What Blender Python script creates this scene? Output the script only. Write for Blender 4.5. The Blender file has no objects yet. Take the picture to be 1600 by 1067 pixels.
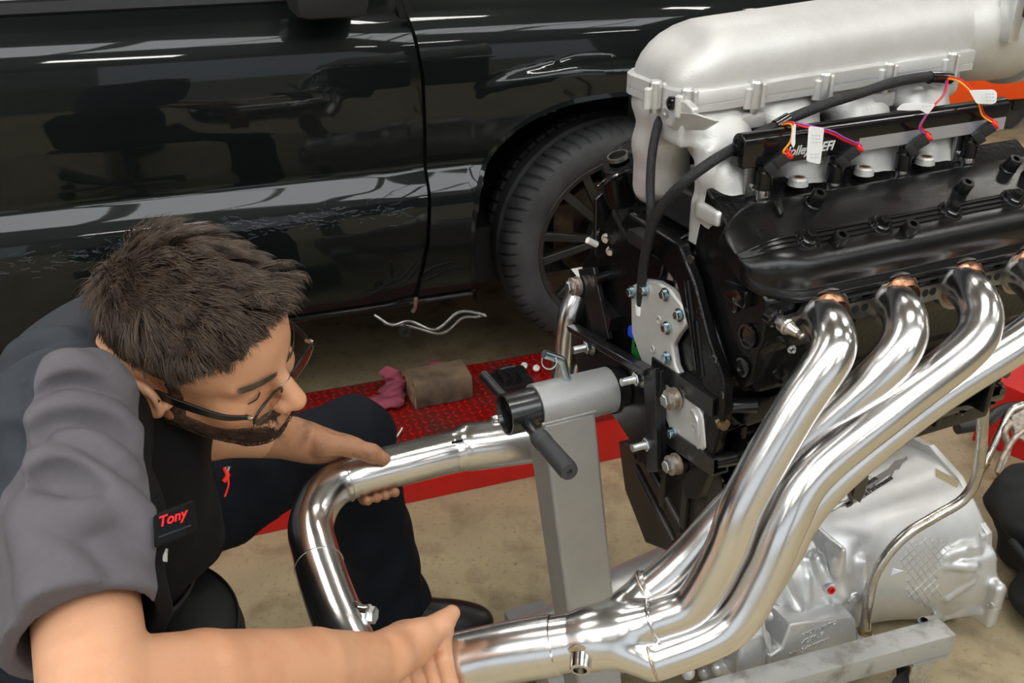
import bpy, bmesh, math, random
import numpy as np
from mathutils import Vector, Matrix

random.seed(7)
np.random.seed(7)
SC = bpy.context.scene
COL = SC.collection

# ------------------------------------------------------------------ camera
PITCH = math.radians(27.6)
FPX = 1500.0                       # focal length in pixels of the 1600 wide frame
CAM = np.array([0.0, 0.0, 1.6])
CR = np.array([1.0, 0, 0])
CU = np.array([0, math.sin(PITCH), math.cos(PITCH)])
CF = np.array([0, math.cos(PITCH), -math.sin(PITCH)])
cam_data = bpy.data.cameras.new('camera')
cam_data.sensor_width = 36.0
cam_data.lens = 36.0 * FPX / 1600.0
cam_data.clip_start = 0.05
cam_data.clip_end = 200
cam_data.dof.use_dof = True
cam_data.dof.focus_distance = 1.22
cam_data.dof.aperture_fstop = 18.0
cam = bpy.data.objects.new('camera', cam_data)
COL.objects.link(cam)
cam.location = CAM
cam.rotation_euler = (math.pi / 2 - PITCH, 0, 0)
SC.camera = cam

# ------------------------------------------------------------------ world, exposure
world = bpy.data.worlds.new('daylight')
SC.world = world
world.use_nodes = True
world.node_tree.nodes['Background'].inputs[0].default_value = (0.86, 0.93, 1.0, 1)
world.node_tree.nodes['Background'].inputs[1].default_value = 0.8
SC.view_settings.view_transform = 'Standard'
SC.view_settings.look = 'None'
SC.view_settings.gamma = 1.0
SC.view_settings.use_curve_mapping = False
SC.view_settings.exposure = 0.2
LAMP_STRENGTH = 34.0
SKY_STRENGTH = 5.0
LAMP_COLOR = (1.0, 0.975, 0.93)


# ------------------------------------------------------------------ frames
def ray(px, py):
    return CR * (px - 800) / FPX + CU * (533.5 - py) / FPX + CF


def P(px, py, d):
    """a point seen at a pixel of the photograph, d metres deep"""
    return CAM + d * ray(px, py)


def Pz(px, py, z):
    r = ray(px, py)
    return CAM + r * ((z - CAM[2]) / r[2])


AE = math.radians(65.4)
e1 = np.array([math.sin(AE), math.cos(AE), 0])      # along the engine, towards its front
e2 = np.array([math.cos(AE), -math.sin(AE), 0])     # sideways, towards the near bank
e3 = np.array([0, 0, 1.0])
EO = np.array([0.17591, 1.23835, 0.93239])          # rear end of the crank axis


def E(s, w, h):
    return EO + s * e1 + w * e2 + h * e3


def Ew(px, py, w):
    r = ray(px, py)
    t = (w - (CAM - EO) @ e2) / (r @ e2)
    return CAM + t * r


def Es(px, py, s):
    r = ray(px, py)
    t = (s - (CAM - EO) @ e1) / (r @ e1)
    return CAM + t * r


AT = math.radians(70.2)
t1 = np.array([math.sin(AT), math.cos(AT), 0])      # along the truck, towards its nose
t2 = np.array([math.cos(AT), -math.sin(AT), 0])     # out of its side
TO = np.array([0.1189, 2.5961, 0.0])


def T(s, w, z):
    return TO + s * t1 + w * t2 + np.array([0, 0, z])


# ------------------------------------------------------------------ mesh helpers
def nrm(v):
    v = np.asarray(v, float)
    n = np.linalg.norm(v)
    return v / n if n > 1e-12 else v


def frame(d, up=(0, 0, 1)):
    d = nrm(d)
    u = np.asarray(up, float)
    if abs(d @ nrm(u)) > 0.97:
        u = np.array([1.0, 0, 0])
    x = nrm(np.cross(u, d))
    y = np.cross(d, x)
    return x, y, d


def catmull(pts, n=8, closed=False):
    pts = [np.asarray(p, float) for p in pts]
    if closed:
        P_ = [pts[-1]] + pts + [pts[0], pts[1]]
    else:
        P_ = [2 * pts[0] - pts[1]] + pts + [2 * pts[-1] - pts[-2]]
    out = []
    for i in range(1, len(P_) - 2):
        p0, p1, p2, p3 = P_[i - 1:i + 3]
        for k in range(n):
            t = k / n
            out.append(0.5 * ((2 * p1) + (-p0 + p2) * t + (2 * p0 - 5 * p1 + 4 * p2 - p3) * t * t
                              + (-p0 + 3 * p1 - 3 * p2 + p3) * t ** 3))
    if not closed:
        out.append(pts[-1])
    return out


def fillet_path(pts, radii, n=7):
    """polyline with rounded corners (mandrel bends)"""
    pts = [np.asarray(p, float) for p in pts]
    out = [pts[0]]
    for i in range(1, len(pts) - 1):
        a, b, c = pts[i - 1], pts[i], pts[i + 1]
        u, v = nrm(a - b), nrm(c - b)
        ang = math.acos(max(-1, min(1, u @ v)))
        r = radii[i - 1] if isinstance(radii, (list, tuple)) else radii
        tl = min(r / math.tan(ang / 2 + 1e-6), 0.48 * np.linalg.norm(a - b), 0.48 * np.linalg.norm(c - b))
        s, e = b + u * tl, b + v * tl
        for k in range(n + 1):
            t = k / n
            # rational quadratic = circular arc
            w = math.sin(ang / 2)
            q = ((1 - t) ** 2 * s + 2 * w * t * (1 - t) * b + t * t * e) / ((1 - t) ** 2 + 2 * w * t * (1 - t) + t * t)
            out.append(q)
    out.append(pts[-1])
    return out


class MB:
    def __init__(self):
        self.v = []
        self.f = []

    def add(self, verts, faces):
        o = len(self.v)
        self.v.extend([tuple(float(c) for c in q) for q in verts])
        self.f.extend([tuple(i + o for i in fc) for fc in faces])
        return self

    def box(self, c, half, ax=None):
        if ax is None:
            ax = np.eye(3)
        c = np.asarray(c, float)
        ax = [np.asarray(a, float) for a in ax]
        vs = [c + sx * half[0] * ax[0] + sy * half[1] * ax[1] + sz * half[2] * ax[2]
              for sx in (-1, 1) for sy in (-1, 1) for sz in (-1, 1)]
        fs = [(0, 1, 3, 2), (4, 6, 7, 5), (0, 4, 5, 1), (2, 3, 7, 6), (0, 2, 6, 4), (1, 5, 7, 3)]
        if np.linalg.det(np.array(ax)) < 0:
            fs = [f[::-1] for f in fs]
        return self.add(vs, fs)

    def cbox(self, c, half, b, ax=None):
        """box with chamfered edges"""
        if ax is None:
            ax = np.eye(3)
        c = np.asarray(c, float)
        A = np.array([np.asarray(a, float) for a in ax])
        bm = bmesh.new()
        bmesh.ops.create_cube(bm, size=2)
        for v in bm.verts:
            v.co = Vector((v.co.x * half[0], v.co.y * half[1], v.co.z * half[2]))
        bmesh.ops.bevel(bm, geom=list(bm.edges), offset=b, segments=2, affect='EDGES', profile=0.6)
        vs = [c + np.array(v.co) @ A for v in bm.verts]
        fs = [tuple(v.index for v in f.verts) for f in bm.faces]
        bm.free()
        if np.linalg.det(A) < 0:
            fs = [f[::-1] for f in fs]
        return self.add(vs, fs)

    def rings(self, rings, cap0=True, cap1=True, closed=True):
        n = len(rings[0])
        o = len(self.v)
        for r in rings:
            self.v.extend([tuple(float(c) for c in q) for q in r])
        for i in range(len(rings) - 1):
            for j in range(n if closed else n - 1):
                k = (j + 1) % n
                self.f.append((o + i * n + j, o + i * n + k, o + (i + 1) * n + k, o + (i + 1) * n + j))
        if cap0:
            self.f.append(tuple(o + j for j in range(n))[::-1])
        if cap1:
            self.f.append(tuple(o + (len(rings) - 1) * n + j for j in range(n)))
        return self

    def tube(self, path, r, seg=20, cap=True, squash=None):
        path = [np.asarray(q, float) for q in path]
        n = len(path)
        rr = r if hasattr(r, '__len__') else [r] * n
        tan = [nrm(path[min(i + 1, n - 1)] - path[max(i - 1, 0)]) for i in range(n)]
        x, y, _ = frame(tan[0])
        rings = []
        for i in range(n):
            d = tan[i]
            x = nrm(x - d * (x @ d))
            y = np.cross(d, x)
            rings.append([path[i] + rr[i] * (math.cos(2 * math.pi * j / seg) * x + math.sin(2 * math.pi * j / seg) * y)
                          for j in range(seg)])
        return self.rings(rings, cap, cap)

    def lathe(self, o, d, prof, seg=32, up=(0, 0, 1), cap=True, a0=0.0, closed=False):
        """prof: list of (distance along d, radius)"""
        o = np.asarray(o, float)
        x, y, d = frame(d, up)
        rings = [[o + d * t + max(r, 1e-5) * (math.cos(a0 + 2 * math.pi * j / seg) * x + math.sin(a0 + 2 * math.pi * j / seg) * y)
                  for j in range(seg)] for t, r in prof]
        if closed:
            rings.append(rings[0])
        return self.rings(rings, cap and not closed, cap and not closed)

    def prism(self, poly, ext):
        """poly: 3d points, ext: extrusion vector"""
        poly = [np.asarray(q, float) for q in poly]
        ext = np.asarray(ext, float)
        c = sum(poly) / len(poly)
        nn = sum(np.cross(poly[i] - c, poly[(i + 1) % len(poly)] - c) for i in range(len(poly)))
        if nn @ ext > 0:
            poly = poly[::-1]
        n = len(poly)
        o = len(self.v)
        self.v.extend([tuple(q) for q in poly] + [tuple(q + ext) for q in poly])
        self.f.append(tuple(range(o, o + n)))
        self.f.append(tuple(range(o + 2 * n - 1, o + n - 1, -1)))
        for j in range(n):
            k = (j + 1) % n
            self.f.append((o + j, o + n + j, o + n + k, o + k))
        return self

    def grid(self, pts):
        """pts[i][j] surface"""
        n, m = len(pts), len(pts[0])
        o = len(self.v)
        for r in pts:
            self.v.extend([tuple(float(c) for c in q) for q in r])
        for i in range(n - 1):
            for j in range(m - 1):
                self.f.append((o + i * m + j, o + (i + 1) * m + j, o + (i + 1) * m + j + 1, o + i * m + j + 1))
        return self

    def ball(self, c, r, seg=14, rad=(1, 1, 1), ax=None):
        A = np.eye(3) if ax is None else np.array(ax, float)
        rings = []
        for i in range(1, seg // 2):
            t = math.pi * i / (seg // 2)
            rings.append([np.asarray(c, float) + (np.array([math.sin(t) * math.cos(2 * math.pi * j / seg) * rad[0],
                         math.sin(t) * math.sin(2 * math.pi * j / seg) * rad[1], -math.cos(t) * rad[2]]) * r) @ A
                          for j in range(seg)])
        return self.rings(rings, True, True)

    def hexbolt(self, o, d, r, h, washer=0.0, stud=0.0, seg=6):
        o = np.asarray(o, float)
        d = nrm(d)
        t = 0.0
        if washer:
            self.lathe(o, d, [(0, washer), (0.0018, washer), (0.0018, 0.001)], 18)
            t = 0.0018
        self.lathe(o + d * t, d, [(0, r), (h * 0.85, r), (h, r * 0.86), (h, 0.0005)], seg)
        if stud:
            q = []
            k = 0
            z = t + h
            while z < t + h + stud:
                q += [(z, r * 0.56), (z + 0.0007, r * 0.5), (z + 0.0014, r * 0.56)]
                z += 0.0016
            self.lathe(o, d, [(t + h * 0.5, r * 0.5)] + q + [(z, r * 0.42)], 14)
        return self

    def build(self, name, mat, parent=None, sharp=35, bevel=0, sub=0, label=None, recalc=False):
        me = bpy.data.meshes.new(name)
        me.from_pydata(self.v, [], self.f)
        me.validate()
        if recalc:
            bm = bmesh.new()
            bm.from_mesh(me)
            bmesh.ops.recalc_face_normals(bm, faces=bm.faces)
            bm.to_mesh(me)
            bm.free()
        return link(name, me, mat, parent, sharp, bevel, sub, label)


def link(name, me, mat, parent=None, sharp=35, bevel=0, sub=0, label=None):
    if len(me.polygons):
        me.polygons.foreach_set('use_smooth', [True] * len(me.polygons))
        if sharp is not None:
            me.set_sharp_from_angle(angle=math.radians(sharp))
    o = bpy.data.objects.new(name, me)
    COL.objects.link(o)
    if mat is not None:
        for m in (mat if isinstance(mat, (list, tuple)) else [mat]):
            me.materials.append(M[m] if isinstance(m, str) else m)
    if bevel:
        b = o.modifiers.new('bevel', 'BEVEL')
        b.width = bevel
        b.segments = 2
        b.limit_method = 'ANGLE'
        b.angle_limit = math.radians(40)
    if sub:
        s = o.modifiers.new('sub', 'SUBSURF')
        s.levels = sub
        s.render_levels = sub
    if parent is not None:
        adopt(o, parent)
    if label:
        o['label'] = label
    return o


def adopt(o, parent):
    """parent that keeps the world-space vertices where they are"""
    o.parent = parent
    q = parent
    m = Matrix.Identity(4)
    while q is not None:
        m = q.matrix_basis.inverted() @ m if False else m
        q = q.parent
    o.matrix_parent_inverse = world_matrix(parent).inverted()


def world_matrix(o):
    if o.parent is None:
        return o.matrix_basis.copy()
    return world_matrix(o.parent) @ o.matrix_parent_inverse @ o.matrix_basis


def thing(name, label, cat, loc=(0, 0, 0), group=None):
    o = bpy.data.objects.new(name, None)
    COL.objects.link(o)
    o.location = tuple(float(c) for c in loc)
    o.empty_display_size = 0.1
    o['label'] = label
    o['category'] = cat
    if group:
        o['group'] = group
    return o


def tag(o, label, cat, group=None):
    o['label'] = label
    o['category'] = cat
    if group:
        o['group'] = group
    return o


def struct(o):
    o['kind'] = 'structure'
    return o


# ------------------------------------------------------------------ materials
M = {}


def lin(r, g=None, b=None):
    if g is None:
        r, g, b = r
    f = lambda c: (c / 255 / 12.92) if c / 255 <= 0.04045 else ((c / 255 + 0.055) / 1.055) ** 2.4
    return (f(r), f(g), f(b), 1)


def mat(name, col, rough=0.5, metal=0.0, coat=0.0, coat_rough=0.03, var=0.0, vscale=8.0, col2=None, bump=0.0, bscale=60.0,
        rvar=0.0, spec=0.5, emit=None, estr=0.0, sheen=0.0, sss=0.0, trans=0.0, ior=1.5, stretch=None, lo=0.35, hi=0.7, detail=5):
    m = bpy.data.materials.new(name)
    m.use_nodes = True
    nt = m.node_tree
    N, L = nt.nodes, nt.links
    b = N['Principled BSDF']
    c = col if len(col) == 4 else (*col, 1)
    b.inputs['Base Color'].default_value = c
    b.inputs['Roughness'].default_value = rough
    b.inputs['Metallic'].default_value = metal
    b.inputs['Coat Weight'].default_value = coat
    b.inputs['Coat Roughness'].default_value = coat_rough
    b.inputs['Specular IOR Level'].default_value = spec
    b.inputs['IOR'].default_value = ior
    b.inputs['Transmission Weight'].default_value = trans
    if sheen:
        b.inputs['Sheen Weight'].default_value = sheen
        b.inputs['Sheen Roughness'].default_value = 0.5
    if sss:
        b.inputs['Subsurface Weight'].default_value = sss
        b.inputs['Subsurface Radius'].default_value = (0.012, 0.004, 0.002)
        b.inputs['Subsurface Scale'].default_value = 0.5
    if emit:
        b.inputs['Emission Color'].default_value = (*emit[:3], 1)
        b.inputs['Emission Strength'].default_value = estr
    tc = N.new('ShaderNodeTexCoord')
    mp = N.new('ShaderNodeMapping')
    L.new(tc.outputs['Object'], mp.inputs[0])
    if stretch:
        mp.inputs['Scale'].default_value = stretch
    if var or col2 is not None or rvar:
        n = N.new('ShaderNodeTexNoise')
        n.inputs['Scale'].default_value = vscale
        n.inputs['Detail'].default_value = detail
        n.inputs['Roughness'].default_value = 0.62
        L.new(mp.outputs[0], n.inputs['Vector'])
        rg = N.new('ShaderNodeMapRange')
        rg.inputs['From Min'].default_value = lo
        rg.inputs['From Max'].default_value = hi
        L.new(n.outputs['Fac'], rg.inputs['Value'])
        mx = N.new('ShaderNodeMix')
        mx.data_type = 'RGBA'
        d = col2 if col2 is not None else tuple(x * (1 - var) for x in c[:3])
        mx.inputs[6].default_value = c
        mx.inputs[7].default_value = (*d[:3], 1)
        L.new(rg.outputs[0], mx.inputs[0])
        L.new(mx.outputs[2], b.inputs['Base Color'])
        if rvar:
            r2 = N.new('ShaderNodeMapRange')
            r2.inputs['To Min'].default_value = max(0.02, rough - rvar)
            r2.inputs['To Max'].default_value = min(1, rough + rvar)
            L.new(rg.outputs[0], r2.inputs['Value'])
            L.new(r2.outputs[0], b.inputs['Roughness'])
    if bump:
        n2 = N.new('ShaderNodeTexNoise')
        n2.inputs['Scale'].default_value = bscale
        n2.inputs['Detail'].default_value = 4
        L.new(mp.outputs[0], n2.inputs['Vector'])
        bp = N.new('ShaderNodeBump')
        bp.inputs['Strength'].default_value = min(1, bump)
        bp.inputs['Distance'].default_value = 0.002
        L.new(n2.outputs['Fac'], bp.inputs['Height'])
        L.new(bp.outputs[0], b.inputs['Normal'])
    M[name] = m
    return m


mat('truck_paint', (0.0035, 0.0055, 0.0055), 0.38, 0.0, coat=0.7, coat_rough=0.03, spec=0.1)
mat('black_trim', (0.012, 0.012, 0.013), 0.45)
mat('gap_black', (0.003, 0.003, 0.003), 0.9)
mat('under_black', (0.010, 0.0095, 0.009), 0.75, var=0.4, vscale=5)
mat('window_glass', (0.02, 0.025, 0.025), 0.03, spec=0.8, coat=0.5)
mat('rubber_tyre', (0.022, 0.022, 0.023), 0.72, col2=(0.05, 0.05, 0.052), vscale=9, bump=0.25, bscale=120)
mat('rim_dark', (0.05, 0.052, 0.047), 0.38, 0.6, var=0.4, vscale=20)
mat('brake_rust', (0.10, 0.06, 0.03), 0.6, 0.5, col2=(0.02, 0.015, 0.012), vscale=20)
mat('red_paint', lin(214, 10, 8), 0.38, coat=0.2, coat_rough=0.2, col2=lin(186, 10, 10), vscale=3)
mat('red_tread', lin(176, 14, 12), 0.42, col2=lin(110, 40, 30), vscale=7, rvar=0.15, bump=0.2, bscale=200, lo=0.42, hi=0.72)
mat('red_plate', lin(120, 14, 12), 0.5, col2=lin(74, 26, 20), vscale=7, rvar=0.15, bump=0.2, bscale=200, lo=0.4, hi=0.7)
mat('steel_bright', (0.72, 0.72, 0.72), 0.22, 1.0, var=0.25, vscale=50)
mat('zinc', (0.74, 0.76, 0.76), 0.28, 1.0, var=0.35, vscale=90)
mat('zinc_blue', (0.55, 0.68, 0.74), 0.22, 1.0, var=0.3, vscale=60)
mat('rust_steel', (0.36, 0.27, 0.20), 0.5, 0.8, col2=(0.62, 0.58, 0.52), vscale=90)
mat('chrome', (0.80, 0.785, 0.77), 0.235, 1.0, rvar=0.035, var=0.06, vscale=14)
mat('chrome_brushed', (0.72, 0.70, 0.67), 0.17, 1.0, rvar=0.05, var=0.08, vscale=30)
mat('tube_steel', (0.60, 0.565, 0.51), 0.30, 1.0, rvar=0.06, var=0.2, vscale=20)
mat('weld_gold', (0.55, 0.40, 0.22), 0.3, 1.0, col2=(0.75, 0.72, 0.68), vscale=120, bump=0.5, bscale=250)
mat('weld_copper', (0.62, 0.25, 0.12), 0.28, 1.0, col2=(0.72, 0.5, 0.36), vscale=120, bump=0.5, bscale=250)
mat('flange_steel', (0.33, 0.33, 0.33), 0.34, 1.0, var=0.25, vscale=40)
mat('cast_alu', (0.66, 0.655, 0.635), 0.45, 0.45, col2=(0.58, 0.565, 0.53), vscale=11, bump=0.28, bscale=420)
mat('cast_alu_bright', (0.72, 0.72, 0.71), 0.32, 0.8, var=0.15, vscale=40)
mat('trans_alu', (0.68, 0.69, 0.70), 0.36, 0.62, col2=(0.55, 0.545, 0.51), vscale=5, bump=0.15, bscale=300)
mat('trans_dirty', (0.48, 0.46, 0.38), 0.55, 0.3, col2=(0.25, 0.23, 0.17), vscale=30)
mat('black_satin', (0.004, 0.004, 0.0043), 0.27, spec=0.4, bump=0.1, bscale=300)
mat('black_gloss', (0.005, 0.005, 0.0055), 0.16, spec=0.5, coat=0.6, coat_rough=0.06)
mat('black_block', (0.0035, 0.0035, 0.0038), 0.24, spec=0.3, bump=0.35, bscale=130)
mat('black_grime', (0.016, 0.014, 0.013), 0.42, col2=(0.055, 0.04, 0.03), vscale=9, lo=0.5, hi=0.8)
mat('black_anod', (0.004, 0.004, 0.0045), 0.14, spec=0.6)
mat('anod_edge', (0.50, 0.50, 0.54), 0.35, 0.6)
mat('black_plastic', (0.012, 0.012, 0.013), 0.38)
mat('white_plastic', lin(226, 224, 214), 0.45)
mat('loom', (0.012, 0.012, 0.013), 0.55, bump=0.8, bscale=600)
mat('wire_red', lin(214, 20, 34), 0.4)
mat('wire_purple', lin(150, 70, 150), 0.4)
mat('wire_orange', lin(255, 170, 20), 0.4)
mat('seal_red', lin(235, 40, 30), 0.45)
mat('tag_white', lin(238, 238, 238), 0.5)
mat('print_grey', lin(205, 205, 205), 0.6)
mat('letter_white', lin(225, 225, 225), 0.5)
mat('plug_blue', lin(25, 70, 215), 0.4)
mat('plug_green', lin(30, 110, 45), 0.45)
mat('stand_grey', lin(168, 168, 166), 0.42, 0.35, var=0.12, vscale=12, bump=0.15, bscale=250)
mat('stand_grey_worn', lin(176, 176, 172), 0.45, 0.35, col2=lin(112, 106, 90), vscale=16, lo=0.5, hi=0.75)
mat('stand_black', (0.010, 0.010, 0.011), 0.3, coat=0.4, coat_rough=0.1, var=0.4, vscale=40)
mat('grip_grey', (0.035, 0.036, 0.038), 0.5)
mat('orange_paint', lin(252, 84, 12), 0.4)
mat('blue_paint', lin(10, 74, 176), 0.45)
mat('wood', lin(134, 110, 84), 0.85, col2=lin(58, 48, 40), vscale=9, stretch=(1, 1, 1), bump=0.8, bscale=60, lo=0.3, hi=0.7)
mat('wood_end', lin(160, 128, 96), 0.85, col2=lin(70, 54, 42), vscale=30, bump=0.6, bscale=120)
mat('rag_red', lin(142, 62, 78), 0.9, col2=lin(92, 44, 56), vscale=20, bump=0.5, bscale=250)
mat('bag_black', (0.014, 0.016, 0.015), 0.85, var=0.5, vscale=14, bump=0.5, bscale=200)
mat('brass', (0.55, 0.42, 0.22), 0.3, 1.0, var=0.3, vscale=60)
mat('red_plug', lin(200, 10, 20), 0.4)
mat('wall_paint', lin(120, 118, 112), 0.8, var=0.15, vscale=2)
mat('ceiling_paint', lin(120, 120, 118), 0.85, var=0.1, vscale=2)
mat('lamp_white', (1, 1, 1), 0.5, emit=LAMP_COLOR, estr=LAMP_STRENGTH)
mat('skylight_panel', (0.9, 0.95, 1), 0.5, emit=(0.93, 0.97, 1.0), estr=SKY_STRENGTH)
mat('lamp_case', lin(225, 225, 222), 0.5)
mat('cabinet_red', lin(150, 16, 16), 0.4)
# ------------------------------------------------------------------ implicit surfaces (smooth blended castings, cloth and skin)
def s_cone(p, a, b, r1, r2):
    a, b = np.asarray(a, float), np.asarray(b, float)
    ba = b - a
    l2 = ba @ ba
    rr = r1 - r2
    a2 = l2 - rr * rr
    il2 = 1.0 / l2
    pa = p - a
    y = pa @ ba
    z = y - l2
    q = pa * l2 - np.outer(y, ba)
    x2 = np.einsum('ij,ij->i', q, q)
    y2 = y * y * l2
    z2 = z * z * l2
    k = np.sign(rr) * rr * rr * x2
    d = (np.sqrt(x2 * a2 * il2) + y * rr) * il2 - r1
    m1 = np.sign(z) * a2 * z2 > k
    m2 = (~m1) & (np.sign(y) * a2 * y2 < k)
    d[m1] = np.sqrt(x2[m1] + z2[m1]) * il2 - r2
    d[m2] = np.sqrt(x2[m2] + y2[m2]) * il2 - r1
    return d


def s_ell(p, c, rad, ax=None):
    q = p - np.asarray(c, float)
    if ax is not None:
        q = q @ np.array(ax, float).T
    rad = np.asarray(rad, float)
    k0 = np.linalg.norm(q / rad, axis=1)
    k1 = np.linalg.norm(q / rad ** 2, axis=1) + 1e-9
    return k0 * (k0 - 1.0) / k1


def s_box(p, c, half, r=0.0, ax=None):
    q = p - np.asarray(c, float)
    if ax is not None:
        q = q @ np.array(ax, float).T
    q = np.abs(q) - (np.asarray(half, float) - r)
    return np.linalg.norm(np.maximum(q, 0), axis=1) + np.minimum(q.max(axis=1), 0) - r


def smin(a, b, k):
    if k <= 0:
        return np.minimum(a, b)
    h = np.maximum(k - np.abs(a - b), 0) / k
    return np.minimum(a, b) - h * h * k * 0.25


def smax(a, b, k):
    return -smin(-a, -b, k)


class Sdf:
    """list of (op, kind, args, k); op: '+' joins, '-' carves"""

    def __init__(self):
        self.ops = []
        self.post = None

    def cone(self, a, b, r1, r2, k=0.02, op='+'):
        a, b = np.asarray(a, float), np.asarray(b, float)
        rm = max(r1, r2)
        self.ops.append((op, lambda p: s_cone(p, a, b, r1, r2), k, np.minimum(a, b) - rm, np.maximum(a, b) + rm))
        return self

    def ell(self, c, rad, ax=None, k=0.02, op='+'):
        c = np.asarray(c, float)
        rm = max(rad)
        self.ops.append((op, lambda p: s_ell(p, c, rad, ax), k, c - rm, c + rm))
        return self

    def box(self, c, half, r=0.0, ax=None, k=0.02, op='+'):
        c = np.asarray(c, float)
        rm = float(np.linalg.norm(half))
        self.ops.append((op, lambda p: s_box(p, c, half, r, ax), k, c - rm, c + rm))
        return self

    def chain(self, pts, rs, k=0.015, op='+'):
        for i in range(len(pts) - 1):
            self.cone(pts[i], pts[i + 1], rs[i], rs[i + 1], k, op)
        return self

    def __call__(self, p):
        n = len(p)
        if n < 600:
            return self.fin(p, self.ev(p, self.ops))
        # bin the points so that each bin only meets the shapes near it
        if not hasattr(self, 'los') or len(self.los) != len(self.ops):
            self.los = np.array([o[3] for o in self.ops])
            self.his = np.array([o[4] for o in self.ops])
            self.mar = np.array([o[2] for o in self.ops])
        H = 0.07
        c = np.floor(p / H).astype(np.int64)
        c -= c.min(0)
        dim = c.max(0) + 1
        key = (c[:, 0] * dim[1] + c[:, 1]) * dim[2] + c[:, 2]
        order = np.argsort(key, kind='stable')
        ks = key[order]
        cuts = np.concatenate([[0], np.nonzero(np.diff(ks))[0] + 1, [n]])
        d = np.empty(n)
        for i in range(len(cuts) - 1):
            idx = order[cuts[i]:cuts[i + 1]]
            q = p[idx]
            lo, hi = q.min(0), q.max(0)
            gap = np.linalg.norm(np.maximum(np.maximum(self.los - hi, lo - self.his), 0), axis=1)
            near = gap < self.mar + 0.035
            base = 9.0
            fg = [g_ for g_, o, m_ in zip(gap, self.ops, near) if not m_ and o[0] == '+']
            if fg:
                base = min(fg) + 0.004
            d[idx] = self.ev(q, [o for o, m_ in zip(self.ops, near) if m_], base)
        return self.fin(p, d)

    def ev(self, p, ops, base=9.0):
        d = np.full(len(p), float(base))
        for op, f, k, lo, hi in ops:
            if op == '+':
                d = smin(d, f(p), k)
            else:
                d = smax(d, -f(p), k)
        return d

    def fin(self, p, d):
        return d if self.post is None else self.post(p, d)


def polygonise(f, lo, hi, h, project=2, B=4):
    lo, hi = np.asarray(lo, float), np.asarray(hi, float)
    nc = np.maximum(1, np.ceil((hi - lo) / (h * B)).astype(int))
    n = nc * B
    H = h * B
    ax = [lo[i] + (np.arange(nc[i]) + 0.5) * H for i in range(3)]
    G = np.stack(np.meshgrid(*ax, indexing='ij'), -1).reshape(-1, 3)
    vc = f(G)
    act = np.abs(vc) < H * 1.75
    D = np.repeat(np.repeat(np.repeat(vc.reshape(nc).astype(np.float32), B, 0), B, 1), B, 2)
    ci = np.array(np.nonzero(act.reshape(nc))).T
    off = np.stack(np.meshgrid(*[np.arange(B)] * 3, indexing='ij'), -1).reshape(-1, 3)
    for st in range(0, len(ci), 12000):
        fi = (ci[st:st + 12000, None, :] * B + off[None]).reshape(-1, 3)
        D[fi[:, 0], fi[:, 1], fi[:, 2]] = f(lo + (fi + 0.5) * h)
    S = D < 0
    c = np.zeros(np.array(S.shape) - 1, np.int8)
    for dx in (0, 1):
        for dy in (0, 1):
            for dz in (0, 1):
                c += S[dx:S.shape[0] - 1 + dx, dy:S.shape[1] - 1 + dy, dz:S.shape[2] - 1 + dz]
    cells = np.array(np.nonzero((c > 0) & (c < 8))).T
    if len(cells) == 0:
        return np.zeros((0, 3)), np.zeros((0, 4), int)
    idx = -np.ones(c.shape, np.int32)
    idx[cells[:, 0], cells[:, 1], cells[:, 2]] = np.arange(len(cells))
    acc = np.zeros((len(cells), 3))
    cnt = np.zeros(len(cells))
    cor = [(0, 0, 0), (1, 0, 0), (0, 1, 0), (1, 1, 0), (0, 0, 1), (1, 0, 1), (0, 1, 1), (1, 1, 1)]
    vals = [D[cells[:, 0] + a, cells[:, 1] + b, cells[:, 2] + e].astype(float) for a, b, e in cor]
    for a, b in [(0, 1), (2, 3), (4, 5), (6, 7), (0, 2), (1, 3), (4, 6), (5, 7), (0, 4), (1, 5), (2, 6), (3, 7)]:
        m = (vals[a] < 0) != (vals[b] < 0)
        t = vals[a][m] / (vals[a][m] - vals[b][m])
        ca, cb = np.array(cor[a], float), np.array(cor[b], float)
        acc[m] += ca + t[:, None] * (cb - ca)
        cnt[m] += 1
    V = lo + (cells + 0.5 + acc / cnt[:, None]) * h
    Q = []
    for axn in range(3):
        sl0 = [slice(None)] * 3
        sl1 = [slice(None)] * 3
        sl0[axn] = slice(0, -1)
        sl1[axn] = slice(1, None)
        A, Bq = S[tuple(sl0)], S[tuple(sl1)]
        e = np.array(np.nonzero(A != Bq)).T
        u, v = (axn + 1) % 3, (axn + 2) % 3
        ok = (e[:, u] > 0) & (e[:, v] > 0) & (e[:, u] < c.shape[u]) & (e[:, v] < c.shape[v])
        e = e[ok]
        flip = ~A[e[:, 0], e[:, 1], e[:, 2]]
        du, dv = np.zeros(3, int), np.zeros(3, int)
        du[u] = 1
        dv[v] = 1
        q = [e - du - dv, e - dv, e, e - du]
        q = np.stack([idx[a[:, 0], a[:, 1], a[:, 2]] for a in q], 1)
        q[flip] = q[flip][:, ::-1]
        Q.append(q)
    Q = np.concatenate(Q)
    Q = Q[(Q >= 0).all(1)]
    for _ in range(project):
        V = snap(f, V, h)
    return V, Q


def snap(f, V, h):
    ep = h * 0.35
    d = f(V)
    g = np.stack([f(V + ep * np.eye(3)[i]) - d for i in range(3)], 1) / ep
    g2 = np.maximum((g * g).sum(1), 0.2)
    st = g * (d / g2)[:, None]
    ln = np.linalg.norm(st, axis=1)
    st *= np.minimum(1, 0.8 * h / np.maximum(ln, 1e-9))[:, None]
    return V - st


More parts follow.
